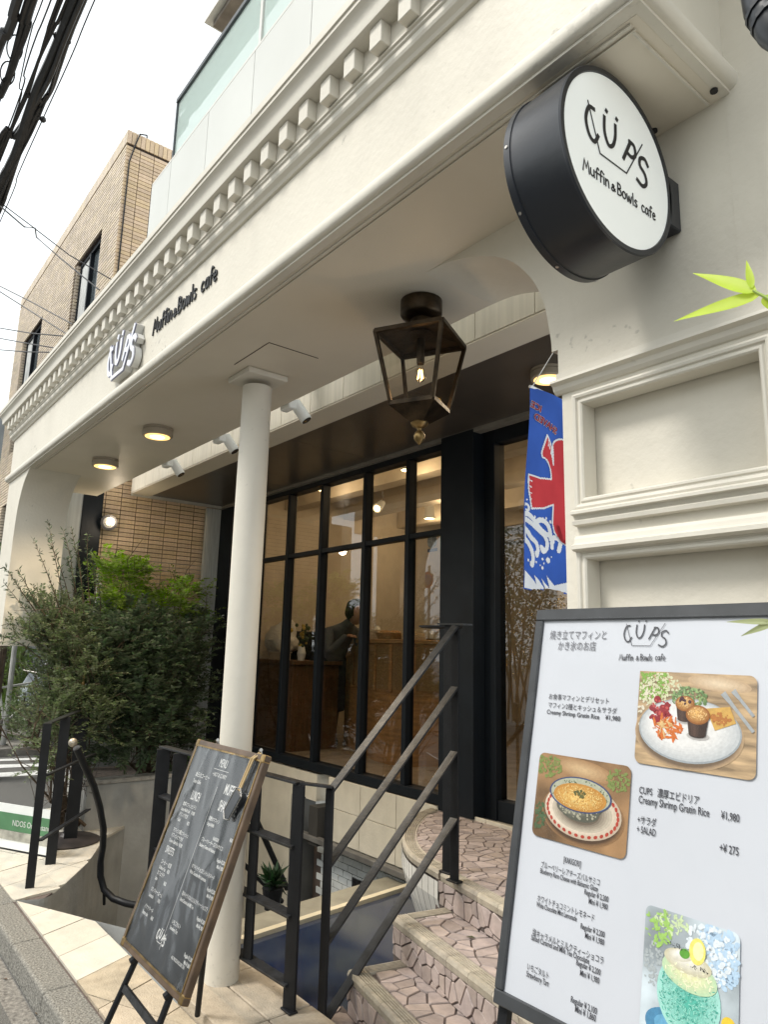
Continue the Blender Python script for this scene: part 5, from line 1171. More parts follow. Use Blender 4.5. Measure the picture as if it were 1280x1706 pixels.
def trap(cx_, top, bot, wt, wb): return [(cx_-wt, top), (cx_+wt, top), (cx_+wb, bot), (cx_-wb, bot)]
def muff(cu, cs, sz, k):
    c = f1(cu, cs); flat(ell(c[0], c[1]+sz*1.12, sz*.55, sz*.18), .00475+k, fm('brown_cup', (.045, .024, .018)), 'print_shape', P1)
    for q_ in range(7):
        a0, a1 = -1+2*q_/7, -1+2*(q_+1)/7; sh = .6+.9*math.exp(-((a0+a1)/2+.35)**2*5)
        flat([(c[0]+a0*sz*.72, c[1]), (c[0]+a1*sz*.72, c[1]), (c[0]+a1*sz*.55, c[1]+sz*1.15+sz*.13*(1-abs(a1))), (c[0]+a0*sz*.55, c[1]+sz*1.15+sz*.13*(1-abs(a0)))], .0049+k, fm('cup_side%d' % q_, (.06*sh, .033*sh, .024*sh)), 'print_shape', P1)
    gell((c[0]+.001, c[1]+sz*1.2), sz*.75, sz*.26, 0, .0046, (.50, .48, .46), (.14, .12, .11), 'cup_shadow', P1); gell((c[0], c[1]-sz*.1), sz*.8, sz*.6, 0, .0051+k, (.30, .11, .025), (.78, .46, .15), 'muffin_crust', P1, (-.15, -.25)); scat(90, c[0]-.001, c[1]-sz*.15, sz*.62, sz*.42, .0011, .00525+k, fm('muffin_light', (.80, .54, .24)), 'print_shapes', P1, int(cu*100)); scat(50, c[0], c[1], sz*.66, sz*.45, .0011, .0053+k, fm('muffin_dark', (.42, .18, .045)), 'print_shapes', P1, int(cu*77))
muff(.43, .34, .024, 0); scat(8, *f1(.43, .29), .011, .007, .004, .0056, fm('berry_dark', (.06, .015, .02)), 'print_shapes', P1, 8)
q = f1(.72, .45); flat([(q[0]-.026, q[1]-.016), (q[0]+.018, q[1]-.022), (q[0]+.030, q[1]+.006), (q[0]-.008, q[1]+.022)], .0047, fm('quiche', (.60, .36, .09)), 'print_shape', P1); scat(50, *q, .02, .011, .003, .0049, fm('quiche_brown', (.45, .17, .04)), 'print_shapes', P1, 9)
muff(.545, .45, .029, .0012)
for k, (a, b_, c_, d_, wd) in enumerate(((.74, .19, 1.0, .55, .0030), (.82, .16, 1.0, .40, .0028))):
    A1, B1 = f1(a, b_), f1(c_-.02, d_); dx, dy = B1[0]-A1[0], B1[1]-A1[1]; l = math.hypot(dx, dy); nx_, ny_ = -dy/l*wd, dx/l*wd
    flat([(A1[0]+nx_*1.8, A1[1]+ny_*1.8), (A1[0]-nx_*1.8, A1[1]-ny_*1.8), (A1[0]+dx*.35-nx_, A1[1]+dy*.35-ny_), (B1[0]-nx_, B1[1]-ny_), (B1[0]+nx_, B1[1]+ny_), (A1[0]+dx*.35+nx_, A1[1]+dy*.35+ny_)], .0045, fm('cutlery', (.36, .38, .39)), 'print_shape', P1)
# photo 2: gratin bowl
u0b, s0b = us(902, 1253); u1b = us(1050, 1350)[0]; s1b = us(890, 1391)[1]; u0b = us(895, 1320)[0]
u0_, uwb, shb = u0b, u1b-u0b, s1b-s0b
P2 = rrect(u0b, s0b, u1b, s1b, .014, .003, mat('print_table_dark', (.33, .19, .09), .45, var=.35, scale=9, detail=6), 'menu_photo'); P2['label'] = 'printed photo of a gratin in a patterned bowl'
f2 = lambda a, b_: (u0_+uwb*a, s0b+shb*b_); ins2 = lambda u, s: u0_+.004 < u < u1b-.004 and s0b+.004 < s < s1b-.004
gell(f2(.50, .13), uwb*.34, shb*.115, .1, .0031, (.36, .21, .10), (.58, .40, .22), 'sunlit_wood', P2)
scat(140, *f2(.12, .14), uwb*.15, shb*.14, .0034, .0034, fm('leaf_olive', (.20, .25, .07)), 'print_shapes', P2, 11, clipf=ins2); scat(90, *f2(.88, .18), uwb*.12, shb*.12, .0034, .0034, fm('leaf_olive', (.20, .25, .07)), 'print_shapes', P2, 12, clipf=ins2); scat(80, *f2(.07, .75), uwb*.08, shb*.16, .0036, .0034, fm('leaf_dark', (.08, .13, .06)), 'print_shapes', P2, 13, clipf=ins2)
c = f2(.53, .60); gell((c[0], c[1]+.006), uwb*.44, shb*.34, 0, .00345, (.27, .15, .07), (.08, .045, .025), 'saucer_shadow', P2, n=5, inner=.9); gell(c, uwb*.41, shb*.31, 0, .0036, (.50, .40, .30), (.70, .60, .48), 'saucer', P2, (-.1, -.1), 5, .85)
b = MB()
for k in range(34):
    a = 2*math.pi*k/34; e = ell(c[0]+uwb*.375*math.cos(a), c[1]+shb*.275*math.sin(a), .0032, .0048, 8, a); b.add([mp_(x_, y_, .0038) for x_, y_ in e], [tuple(range(len(e)))])
b.build('print_shapes', fm('saucer_red', (.42, .05, .03)), P2, fix=False, kind='stuff')
gell(c, uwb*.32, shb*.225, 0, .0039, (.52, .45, .35), (.14, .11, .08), 'saucer_inner', P2, (0, .05), 6, .6)
c2_ = f2(.50, .42); c3_ = f2(.51, .62)
bowl = [(c2_[0]-uwb*.335, c2_[1])]+[(c3_[0]+uwb*.20*math.cos(rad(180-k*18)), c3_[1]+shb*.10*math.sin(rad(180-k*18))) for k in range(11)]+[(c2_[0]+uwb*.335, c2_[1])]
flat(bowl, .0042, fm('bowl_side', (.10, .10, .075)), 'print_shape', P2); gell((c2_[0]-.012, c2_[1]+.026), uwb*.19, shb*.11, 0, .00422, (.11, .11, .085), (.30, .29, .23), 'bowl_glow', P2); scat(110, c2_[0], (c2_[1]+c3_[1])/2+.006, uwb*.24, shb*.13, .0025, .0043, fm('bowl_pattern', (.40, .38, .28)), 'print_shapes', P2, 14)
flat(ell(*c2_, uwb*.335, shb*.20), .0047, fm('bowl_rim', (.05, .07, .16)), 'print_shape', P2); flat(ell(*c2_, uwb*.318, shb*.185), .0048, fm('bowl_inner', (.42, .43, .32)), 'print_shape', P2); scat(120, c2_[0], c2_[1], uwb*.30, shb*.17, .002, .00485, fm('bowl_leaf', (.10, .13, .07)), 'print_shapes', P2, 15)
gell((c2_[0], c2_[1]+.005), uwb*.285, shb*.155, 0, .0052, (.50, .24, .05), (.82, .56, .18), 'gratin', P2, (-.1, .1)); scat(330, c2_[0], c2_[1]+.005, uwb*.25, shb*.135, .0016, .0054, fm('gratin_brown', (.58, .26, .05)), 'print_shapes', P2, 16, (.2, .6)); scat(330, c2_[0], c2_[1]+.005, uwb*.25, shb*.135, .0016, .0058, fm('gratin_light', (.82, .62, .25)), 'print_shapes', P2, 17, (.2, .6)); scat(26, c2_[0], c2_[1]-.002, uwb*.07, shb*.04, .003, .0063, fm('herb', (.12, .12, .04)), 'print_shapes', P2, 18)
# photo 3: shaved ice
u0c, s0c = us(1080, 1506); u1c = us(1236, 1560)[0]; u0c = us(1076, 1560)[0]
w3, h3 = u1c-u0c, (u1c-u0c)*1.26
P3_ = rrect(u0c, s0c, u1c, s0c+h3, .012, .003, mat('print_pale', (.55, .62, .66), .45, var=.25, scale=9, detail=4), 'menu_photo'); P3_['label'] = 'printed photo of green and yellow shaved ice'
f3 = lambda a, b_: (u0c+w3*a, s0c+h3*b_); ins3 = lambda u, s: u0c+.003 < u < u1c-.003 and s0c+.003 < s
scat(70, *f3(.12, .12), w3*.2, h3*.16, .0055, .0033, fm('leaf_fresh', (.34, .56, .14)), 'print_shapes', P3_, 21, (.3, .6), clipf=ins3); scat(60, *f3(.3, .08), w3*.2, h3*.08, .004, .0033, fm('leaf_pale2', (.60, .72, .42)), 'print_shapes', P3_, 28, (.3, .6), clipf=ins3)
scat(260, *f3(.8, .2), w3*.22, h3*.22, .0052, .0033, fm('soft_blue', (.48, .64, .80)), 'print_shapes', P3_, 22, (.5, .9), clipf=ins3); scat(160, *f3(.72, .2), w3*.26, h3*.22, .004, .0037, fm('soft_white', (.74, .80, .84)), 'print_shapes', P3_, 29, (.5, .9), clipf=ins3)
scat(90, *f3(.12, .42), w3*.12, h3*.16, .003, .0033, fm('grey_leaf', (.42, .46, .47)), 'print_shapes', P3_, 24, clipf=ins3)
flat(ell(*f3(.44, .84), w3*.38, h3*.15, rot=.1), .0036, fm('blue_plate', (.08, .25, .42)), 'print_shape', P3_); flat(ell(*f3(.46, .83), w3*.30, h3*.10, rot=.1), .0037, fm('blue_plate2', (.14, .38, .58)), 'print_shape', P3_)
flat(ell(*f3(.91, .64), w3*.07, h3*.06), .0036, fm('lemon', (.80, .56, .05)), 'print_shape', P3_); flat(ell(*f3(.93, .76), w3*.06, h3*.075), .0037, fm('lemon_cut', (.84, .76, .40)), 'print_shape', P3_)
c = f3(.505, .56); gell(c, w3*.33, h3*.29, 0, .0044, (.36, .68, .60), (.10, .46, .36), 'ice_green', P3_, (.1, .1)); scat(520, *c, w3*.30, h3*.265, .0026, .0047, fm('ice_light', (.34, .72, .60)), 'print_shapes', P3_, 23, (.12, .3)); scat(300, *c, w3*.30, h3*.265, .0026, .005, fm('ice_deep', (.07, .38, .30)), 'print_shapes', P3_, 25, (.12, .3))
gell(f3(.51, .40), w3*.29, h3*.12, .1, .0053, (.50, .66, .42), (.82, .78, .45), 'ice_yellow', P3_, (0, -.1)); scat(90, *f3(.51, .41), w3*.25, h3*.09, .0036, .0055, fm('ice_yellow_light', (.84, .82, .58)), 'print_shapes', P3_, 33, (.15, .4))
gell(f3(.49, .32), w3*.25, h3*.08, .05, .0057, (.60, .56, .40), (.84, .82, .76), 'whipped_cream', P3_, (-.1, -.3)); gell(f3(.42, .285), w3*.13, h3*.045, -.2, .00585, (.66, .62, .50), (.86, .85, .80), 'whipped_top', P3_, (-.1, -.3)); flat(ell(*f3(.59, .22), w3*.085, h3*.095, rot=.1), .0060, fm('lemon_slice', (.84, .74, .18)), 'print_shape', P3_); flat(ell(*f3(.60, .215), w3*.055, h3*.065, rot=.1), .0061, fm('lemon_flesh', (.90, .86, .45)), 'print_shape', P3_)
flat(ell(*f3(.46, .265), w3*.055, h3*.035, rot=-.3), .0062, fm('mint', (.12, .36, .05)), 'print_shape', P3_); scat(30, *f3(.37, .235), w3*.1, h3*.022, .0013, .0063, fm('seed', (.03, .03, .03)), 'print_shapes', P3_, 26, (.4, .6)); scat(24, *f3(.62, .335), w3*.1, h3*.018, .0013, .0063, fm('seed', (.03, .03, .03)), 'print_shapes', P3_, 27, (.4, .6))
cvr = MB(); nx, ny = 44, 60
for j in range(ny+1):
    for i in range(nx+1):
        u = .018+(MW-.04)*i/nx; s = .022+(MH-.044)*j/ny
        cvr.v.append(tuple(mp_(u, s, .0085+.0016*noise.noise(Vector((u*7+s*4, s*9, 11)))+.0012*noise.noise(Vector((u*20, s*20-u*8, 14))))))
for j in range(ny):
    for i in range(nx): a = j*(nx+1)+i; cvr.f.append((a, a+1, a+nx+2, a+nx+1))
cvr.build('clear_cover', glass('poster_cover', (.97, .97, .97), 1.3, rough=.05), mbd, smooth=True)

# ------------------------------------------------------------------ blue banner
fg = thing('ice_banner', 'blue cloth banner with red and white wave design hanging by the wall edge', 'banner', (-1.6, 2.05, 2.45))
XF = -1.60
FW_, FH = .42, .74
def fp(u, v, h=0):
    """u from the street edge inwards (+y), v down"""
    w = .012*math.sin(u*14+v*3)+.008*math.sin(v*9+1)
    return Vector((XF+w+h, 1.924+u-.085*v, 2.45-v-.10*u*0-.045*u))
def fsheet(pts_, h, m_, name, dens=14):
    return MB().add([fp(a, b_, h) for a, b_ in pts_], [tuple(range(len(pts_)))]).build(name, m_, fg, fix=False)
BL_ = mat('banner_blue', (.012, .085, .44), .75, var=.1, scale=6, bump=.1, bscale=200); RD = mat('banner_red', (.52, .02, .03), .75, var=.06); WT = mat('banner_white', (.70, .72, .76), .75, var=.04)
def fgrid(inside, h, m_, name, st=.004, u0=0, u1=None, v0=0, v1=None):
    """cloth design cut as fine patches that follow the folds"""
    u1 = u1 or FW_; v1 = v1 or FH; b = MB(); ids = {}
    nu, nv = int((u1-u0)/st), int((v1-v0)/st)
    def vid(i, j):
        if (i, j) not in ids: ids[(i, j)] = len(b.v); b.v.append(tuple(fp(u0+i*st, v0+j*st, h)))
        return ids[(i, j)]
    for j in range(nv):
        for i in range(nu):
            if inside(u0+(i+.5)*st, v0+(j+.5)*st): b.f.append((vid(i, j), vid(i+1, j), vid(i+1, j+1), vid(i, j+1)))
    return b.build(name, m_, fg, smooth=True, fix=False)
hem = lambda u: FH-.012+.008*math.sin(u*20+1)
fgrid(lambda u, v: v < hem(u), 0, BL_, 'cloth', .01)
def pin(poly):
    def f(u, v):
        c_ = False; n_ = len(poly)
        for i in range(n_):
            (x1, y1), (x2, y2) = poly[i], poly[(i+1) % n_]
            if (y1 > v) != (y2 > v) and u < (x2-x1)*(v-y1)/(y2-y1)+x1: c_ = not c_
        return c_
    return f
def near(pl_, w):
    def f(u, v):
        for (x1, y1), (x2, y2) in zip(pl_, pl_[1:]):
            dx, dy = x2-x1, y2-y1; t = max(0, min(1, ((u-x1)*dx+(v-y1)*dy)/(dx*dx+dy*dy+1e-9)))
            if math.hypot(u-x1-dx*t, v-y1-dy*t) < w: return True
        return False
    return f
def zc(x, y):
    """banner drawing grid (as seen) -> cloth (u, v)"""
    xl = 95-(y-115)*.037; xr = 345+(y-115)*.022; return ((x-xl)/(xr-xl)*.19, (y-115)/1485*.72)
def zi(u, v):
    y = 115+v/.72*1485; xl = 95-(y-115)*.037; xr = 345+(y-115)*.022; return xl+u/.19*(xr-xl), y
koi = spl([(680, 400), (420, 425), (352, 435), (300, 465), (275, 505), (285, 560), (305, 655)], 4)+[(270, 570), (275, 550), (245, 495), (218, 455)]+spl([(218, 455), (195, 550), (185, 600), (195, 635), (235, 645), (280, 700), (303, 770)], 4)+[(200, 795), (92, 795), (95, 900), (125, 1045), (250, 1010), (350, 955), (352, 1000), (352, 1100), (375, 1165), (440, 1230), (680, 1300), (680, 400)]
kin = pin(koi); kout = near(koi+[koi[0]], 6)
bars = [near([(92, y), (120, y+6)], 4) for y in (835, 880, 925, 970, 1012)]+[near([(x, y), (x+4, y+45)], 3) for x, y in ((232, 490), (246, 510), (262, 540))]
def fW(u, v): p = zi(u, v); return kout(*p) or (any(b_(*p) for b_ in bars) and kin(*p))
def fR(u, v): p = zi(u, v); return kin(*p) and not fW(u, v)
fgrid(fW, .0014, WT, 'print_white_outline', .003, .003, .36, .13, .56)
fgrid(fR, .0014, RD, 'print_red_shape', .003, .003, .36, .13, .56)
curls = [([(50, 1070), (60, 1035), (80, 1022), (100, 1040), (95, 1066), (78, 1066)], 9), ([(45, 1095), (95, 1095), (150, 1125), (200, 1165), (270, 1195), (320, 1200)], 19), ([(175, 1140), (200, 1115), (250, 1105), (300, 1125), (328, 1170), (335, 1220), (360, 1240)], 20), ([(45, 1130), (110, 1150), (200, 1190), (265, 1215), (298, 1260), (290, 1310), (250, 1335), (232, 1310)], 19),
         ([(45, 1200), (75, 1215), (120, 1262), (170, 1288), (192, 1335), (180, 1378)], 19), ([(42, 1270), (90, 1310), (125, 1360), (138, 1415), (125, 1455)], 19), ([(48, 1090), (55, 1300)], 14), ([(520, 1240), (385, 1205), (352, 1240), (352, 1285)], 19), ([(410, 1120), (440, 1200), (420, 1300)], 19)]
cf = [near(spl(c_, 4), w_) for c_, w_ in curls]
dots = [(85, 1430, 10), (125, 1452, 24), (240, 1318, 24), (180, 1368, 24), (172, 1430, 9), (245, 1395, 11), (262, 1425, 8), (220, 1445, 6), (245, 1460, 12), (308, 1392, 22), (345, 1360, 6), (280, 1077, 10), (327, 1095, 12), (158, 1098, 8), (83, 988, 7)]
btm = pin([(0, 1505), (40, 1505), (110, 1545), (180, 1590), (150, 1525), (215, 1562), (300, 1625), (230, 1535), (330, 1600), (295, 1510), (378, 1570), (500, 1530), (500, 1800), (0, 1800)])
def fF(u, v): p = zi(u, v); return (any(g(*p) for g in cf) or any(math.hypot(p[0]-a, p[1]-b_) < r for a, b_, r in dots) or btm(*p)) and v < hem(u)
fgrid(fF, .0014, WT, 'print_white_waves', .003, .003, .34, .40, .74)
tt = Matrix(((0, 0, 1, 0), (-1, 0, 0, 0), (0, 1, 0, 0), (0, 0, 0, 1)))
def ftext(s, u, v, size, rot):
    cr, sr_ = math.cos(rot), math.sin(rot)
    for bold, h, m_ in ((.0024, .0022, WT), (.0006, .0032, RD)):
        text(s, Matrix(), size, fg, m_, 'print_letters', 1.0, bold, warp=lambda x, y, h=h: fp(u-(x*cr-y*sr_), v-(x*sr_+y*cr), h))
ftext('SHAVED', .148, .150, .036, rad(12)); ftext('ICE', .052, .090, .036, rad(12))
MB().tube([fp(0, 0), fp(FW_, 0)], .006, 8).build('rod', WSIGN, fg); top = at(920, 590, y=2.2); MB().tube([fp(.01, 0), Vector((XF, 2.14, 2.72)), fp(FW_-.02, 0)], .002, 6).build('string', WHTP, fg)

R = random.Random(77); DL = mat('dry_leaf', (.16, .09, .04), .8, var=.3, per=.3)
def fallen(p, a, l, label, group=None, m_=DL):
    t = tag(MB().add([(p[0]-math.cos(a)*l, p[1]-math.sin(a)*l, p[2]+.002), (p[0]-math.sin(a)*l*.4, p[1]+math.cos(a)*l*.4, p[2]+.007), (p[0]+math.cos(a)*l, p[1]+math.sin(a)*l, p[2]+.004), (p[0]+math.sin(a)*l*.4, p[1]-math.cos(a)*l*.4, p[2]+.006)], [(0, 1, 2, 3)]).build('fallen_leaf', m_, None, fix=False), label, 'leaf', group)
for px, py in ((14, 1580), (24, 1600), (40, 1648), (52, 1660), (46, 1640), (22, 1566), (60, 1690), (8, 1632), (34, 1617)):
    p = at(px, py, z=ZR+.004); fallen(p, R.uniform(0, 3), R.uniform(.008, .016), 'small dry brown leaf lying in the gutter beside the granite kerb', 'dry leaves in the gutter')
p = at(785, 1563, z=.36); fallen(p, .4, .022, 'single curled green brown leaf lying on the second stone step', None, mat('green_brown_leaf', (.05, .055, .02), .7))
p = at(705, 1425, z=.5)
# ------------------------------------------------------------------ bamboo leaves close to the wall
bam = thing('bamboo_branch', 'bright green bamboo leaf sprig reaching in from the right edge', 'plant', (-.45, 1.2, 2.1))
LG = leafmat('bamboo_leaf', (.50, .68, .03), .12, .5)
def leafblade(mb, a, tip, w, nrm, n=8, sag=.0):
    a, tip = Vector(a), Vector(tip); d = tip-a; side = d.cross(nrm).normalized()
    v = []
    for i in range(n+1):
        t = i/n; ww = w*math.sin(math.pi*(t**.6))*.5*(1-.2*t)+.0003; c = a+d*t+nrm*(-sag*t*t); v += [c+side*ww, c-nrm*ww*.25, c-side*ww]
    base = len(mb.v); mb.v += [tuple(q) for q in v]
    for i in range(n):
        k = base+i*3; mb.f += [(k, k+1, k+4, k+3), (k+1, k+2, k+5, k+4)]
nv = Vector((.3, -.85, .2)).normalized()
def P_(px, py, y=1.0): return at(px, py, y=y)
for (a, t_, w) in (((1262, 486), (1153, 447), .023), ((1270, 490), (1121, 528), .024), ((1254, 480), (1243, 425), .011), ((1275, 492), (1300, 520), .02)):
    b = MB(); leafblade(b, P_(*a), P_(*t_), w, nv, 12, .012); b.build('leaf', LG, bam, fix=False, smooth=True)
MB().tube([P_(1256, 484), P_(1285, 500), P_(1330, 520), P_(1400, 540)], [.002, .003, .004, .005], 6).build('stem', mat('bamboo_stem', (.25, .35, .06), .5), bam)
b2_ = thing('bamboo_leaf', 'pale thin bamboo leaves at the top right of the menu board', 'plant', P_(1250, 1035, .95))
b = MB(); leafblade(b, P_(1290, 1036, .95), P_(1210, 1033, .95), .008, nv, 10, .01); leafblade(b, P_(1292, 1036, .95), P_(1235, 1058, .95), .009, nv, 10, .005); b.build('leaves', leafmat('pale_leaf', (.40, .46, .22), .2, .5), b2_, fix=False)
MB().tube([P_(1288, 1036, .95), P_(1340, 1020, .95)], .002, 6).build('stem', TWIG, b2_)
# dark lamp at the very corner
q = P_(1300, 0, 1.1); dk = thing('outdoor_spotlight', 'black metal spotlight just entering the top right corner', 'spotlight', q)
b = MB().tube([P_(1262, -30, 1.1), P_(1276, 8, 1.1), P_(1296, 52, 1.1), P_(1315, 90, 1.1)], [.028, .034, .030, .012], 14).build('shade', DR, dk, smooth=True)
for t_ in (.3, .6): b = MB().tube([P_(1270+30*t_, 0+30*t_*1.6, 1.1), P_(1273+30*t_, 4+30*t_*1.6, 1.1)], .036, 14).build('cooling_fin', DR, dk)
MB().tube([P_(1310, 40, 1.1), P_(1400, 0, 1.3)], .008, 8).build('arm', DR, dk)

# ------------------------------------------------------------------ shrubs
def leaf(mb, p, d, w, l, n_):
    """small pointed leaf: two triangles folded"""
    s = d.cross(n_).normalized()*w*.5; m_ = p+d*l*.45+n_*w*.08; base = len(mb.v)
    mb.v += [tuple(p), tuple(m_+s), tuple(p+d*l), tuple(m_-s)]; mb.f.append((base, base+1, base+2, base+3))
def rv(R): return Vector((R.gauss(0, 1), R.gauss(0, 1), R.gauss(0, 1))).normalized()
def shrub(name, label, base, blobs, nsp, lmat, leafl, leafw, seed, spray=.16, pinn=False, stems=7, density=14, cat='shrub'):
    R = random.Random(seed); t = thing(name, label, cat, base); st_ = MB(); lv = MB(); base = Vector(base); tips = []
    tot = sum(b_[1][0]*b_[1][1]*b_[1][2] for b_ in blobs)
    for c, r in blobs:
        c = Vector(c); k = int(nsp*(r[0]*r[1]*r[2])/tot)+1; tips.append(c)
        for q in range(k):
            d = rv(R); rr = R.random()**.45; p = c+Vector((d.x*r[0], d.y*r[1], d.z*r[2]))*rr
            if p.x < -7.0: p.x = -7.0+R.uniform(0, .1)
            g = (p-base-Vector((0, 0, .2))).normalized()*.6+d*.5+rv(R)*.55; g.z += .15 if not pinn else -.05; g.normalize()
            L_ = spray*R.uniform(.6, 1.4); sag = R.uniform(.1, .35) if not pinn else R.uniform(.2, .5)
            prev = p; side = g.cross(Vector((0, 0, 1)))
            side = side.normalized() if side.length > .1 else Vector((1, 0, 0)); upv = side.cross(g)
            pts_ = []
            for s_ in range(density):
                tt_ = (s_+.5)/density; q_ = p+g*L_*tt_-Vector((0, 0, 1))*sag*L_*tt_*tt_; pts_.append(q_)
                for sg_ in (-1, 1):
                    dd = (g*(.55 if not pinn else .35)+side*sg_*.9+upv*R.uniform(-.3, .3)+rv(R)*(.35 if not pinn else .12)-Vector((0, 0, .15))).normalized()
                    nn_ = (upv+rv(R)*.5).normalized(); leaf(lv, q_, dd, leafw*R.uniform(.7, 1.2), leafl*R.uniform(.6, 1.2)*(1-.4*tt_ if pinn else 1), nn_)
            if q % 3 == 0: st_.tube([p, pts_[len(pts_)//2], pts_[-1]], [.0022, .0016, .0008], 4, cap=False)
    for k in range(stems):
        c = tips[k % len(tips)]+rv(R)*.12; m1 = base+(c-base)*.35+rv(R)*.08; m2 = base+(c-base)*.7+rv(R)*.06
        pp_ = [base+Vector((R.uniform(-.12, .12), R.uniform(-.12, .12), 0)), m1, m2, c]; st_.tube(pp_, [.014, .010, .006, .003], 6, cap=False)
        for _ in range(9):
            a = pp_[R.randint(1, 3)]; st_.tube([a, a+rv(R)*.15+Vector((0, 0, .06)), a+rv(R)*.28+Vector((0, 0, .12))], [.004, .003, .0012], 4, cap=False)
    st_.build('stems', TWIG, t, fix=False); lv.build('foliage', lmat, t, fix=False); return t
def pxb(px, py, x, r): p = at(px, py, x=x); return ((p.x, p.y, p.z), r)
DG = leafmat('dark_green_leaf', (.115, .165, .09), .45, .4, .35); OG = leafmat('olive_leaf', (.155, .20, .095), .4, .4, .45); BG = leafmat('fresh_green_leaf', (.26, .40, .05), .35, .5)
shrub('feathery_shrub', 'large dark feathery evergreen shrub filling the planter in front of the brick wall', (-6.4, 2.5, .36),
      [pxb(250, 1090, -6.3, (.35, .40, .28)), pxb(200, 1150, -6.1, (.35, .38, .28)), pxb(290, 1160, -6.4, (.32, .36, .3)), pxb(240, 1210, -6.1, (.3, .42, .22)), pxb(170, 1080, -6.1, (.3, .32, .26)), pxb(300, 1240, -6.3, (.3, .3, .16)), pxb(180, 1240, -6.0, (.25, .25, .12)), pxb(215, 1040, -6.3, (.3, .3, .18)), pxb(320, 1080, -6.6, (.25, .2, .3))],
      1500, DG, .050, .021, 21, .17, stems=14, density=13)
shrub('olive_shrub', 'loose olive green shrub spilling over the pavement railing', (-6.1, 1.75, .1),
      [pxb(120, 1130, -5.9, (.24, .26, .24)), pxb(90, 1190, -5.7, (.16, .16, .20)), pxb(150, 1190, -5.8, (.2, .22, .2)), pxb(110, 1070, -6.0, (.25, .24, .16)), pxb(75, 1235, -5.6, (.12, .10, .12)), pxb(65, 1280, -5.6, (.08, .07, .06)), pxb(60, 1060, -5.9, (.18, .16, .08)), pxb(95, 1020, -6.0, (.2, .2, .10)), pxb(35, 1215, -6.2, (.1, .1, .06))],
      900, OG, .031, .0145, 23, .16, stems=14, density=12)
shrub('nandina_bush', 'bright fresh green nandina with layered leaves against the brick wall', (-6.7, 2.6, .36),
      [pxb(205, 960, -6.6, (.18, .26, .15)), pxb(265, 1010, -6.6, (.2, .34, .09)), pxb(310, 985, -6.7, (.12, .22, .09)), pxb(200, 1010, -6.5, (.2, .26, .12)), pxb(330, 1035, -6.7, (.1, .15, .1)), pxb(180, 935, -6.7, (.06, .08, .05))],
      420, BG, .058, .022, 25, .19, True, stems=7, density=8)
# airy twigs with narrow leaves on the upper left
tw = thing('wispy_branches', 'tall wispy leafy twigs rising in front of the white arched pier', 'plant', (-6.1, 1.9, .5)); R = random.Random(31); sb_, lb_ = MB(), MB()
for (x0, y0, x1, y1) in ((100, 1060, 30, 950), (110, 1050, 55, 900), (115, 1040, 80, 870), (120, 1030, 78, 895), (125, 1030, 105, 885), (130, 1020, 110, 930), (140, 1010, 118, 880), (150, 1010, 146, 890), (158, 1000, 150, 920), (90, 1080, 5, 970), (100, 1080, 10, 1040), (70, 1100, 0, 1060), (140, 1040, 128, 905), (165, 1040, 160, 960), (60, 1020, 8, 945)):
    a = at(x0, y0, x=-6.0); b_ = at(x1, y1, x=-5.75); m_ = (a+b_)/2+Vector((0, R.uniform(-.04, .04), R.uniform(0, .07))); N_ = 26; pts_ = []
    for i in range(N_):
        t_ = i/(N_-1); p = a*(1-t_)**2+m_*2*t_*(1-t_)+b_*t_*t_; pts_.append(p)
        if i > 4:
            for k in range(3 if i % 3 else 4):
                d = (rv(R)+(b_-a).normalized()*.7).normalized(); leaf(lb_, p, d, .009, R.uniform(.025, .05), rv(R))
    sb_.tube(pts_, [.005*(1-.8*i/N_) for i in range(N_)], 5, cap=False)
sb_.build('stems', TWIG, tw, fix=False); lb_.build('foliage', leafmat('narrow_leaf', (.06, .095, .05), .35, .3), tw, fix=False)
# plant down in the stairwell
pc = at(455, 1470, y=2.6); pt = thing('basement_plant', 'small leafy plant standing in the stairwell below the railing', 'plant', (pc.x, 2.6, pc.z-.1)); R = random.Random(3); lb_ = MB()
for k in range(60): leaf(lb_, pc+rv(R)*.02, (rv(R)+Vector((0, 0, .5))).normalized(), .035, R.uniform(.08, .16), rv(R))
lb_.build('foliage', leafmat('plant_leaf', (.02, .05, .018), .3), pt, fix=False); MB().lathe((pc.x, 2.6, pc.z-.16), [(.05, 0), (.07, .13)], 14).build('pot', BLACK, pt)
# green leaves left of the pier and hedges beyond the side road
def hedge(name, label, c, r, n, m_, seed, ll=.07, lw=.03, cat='hedge'):
    R = random.Random(seed); t = thing(name, label, cat, (c[0], c[1], ZP)); lv = MB(); c = Vector(c)
    for k in range(n):
        d = rv(R); p = c+Vector((d.x*r[0], d.y*r[1], d.z*r[2]))*(R.random()**.25)*(1+.15*noise.noise(d*2.5))
        if p.z < ZP: continue
        leaf(lv, p, rv(R), lw, ll*R.uniform(.6, 1.2), (d+rv(R)*.6).normalized())
    lv.build('foliage', m_, t, fix=False)
    st_ = MB()
    for k in range(7): st_.tube([(c.x+R.uniform(-.3, .3)*r[0], c.y+R.uniform(-.3, .3)*r[1], ZP), (c.x+R.uniform(-.5, .5)*r[0], c.y+R.uniform(-.5, .5)*r[1], c.z), (c.x+R.uniform(-.7, .7)*r[0], c.y+R.uniform(-.7, .7)*r[1], c.z+r[2]*.6)], [.03, .02, .006], 5)
    st_.build('stems', TWIG, t)
    return t
hedge('hedge', 'dark green hedge beyond the side road behind the bicycle', (-13.4, 3.1, 1.2), (1.4, 1.5, 1.5), 9000, DG, 51)
hedge('tree_foliage', 'fresh green leaves against the brick facade left of the white pier', (-9.3, 1.72, 2.25), (.5, .18, .45), 1800, OG, 53, .06, .025, 'tree')
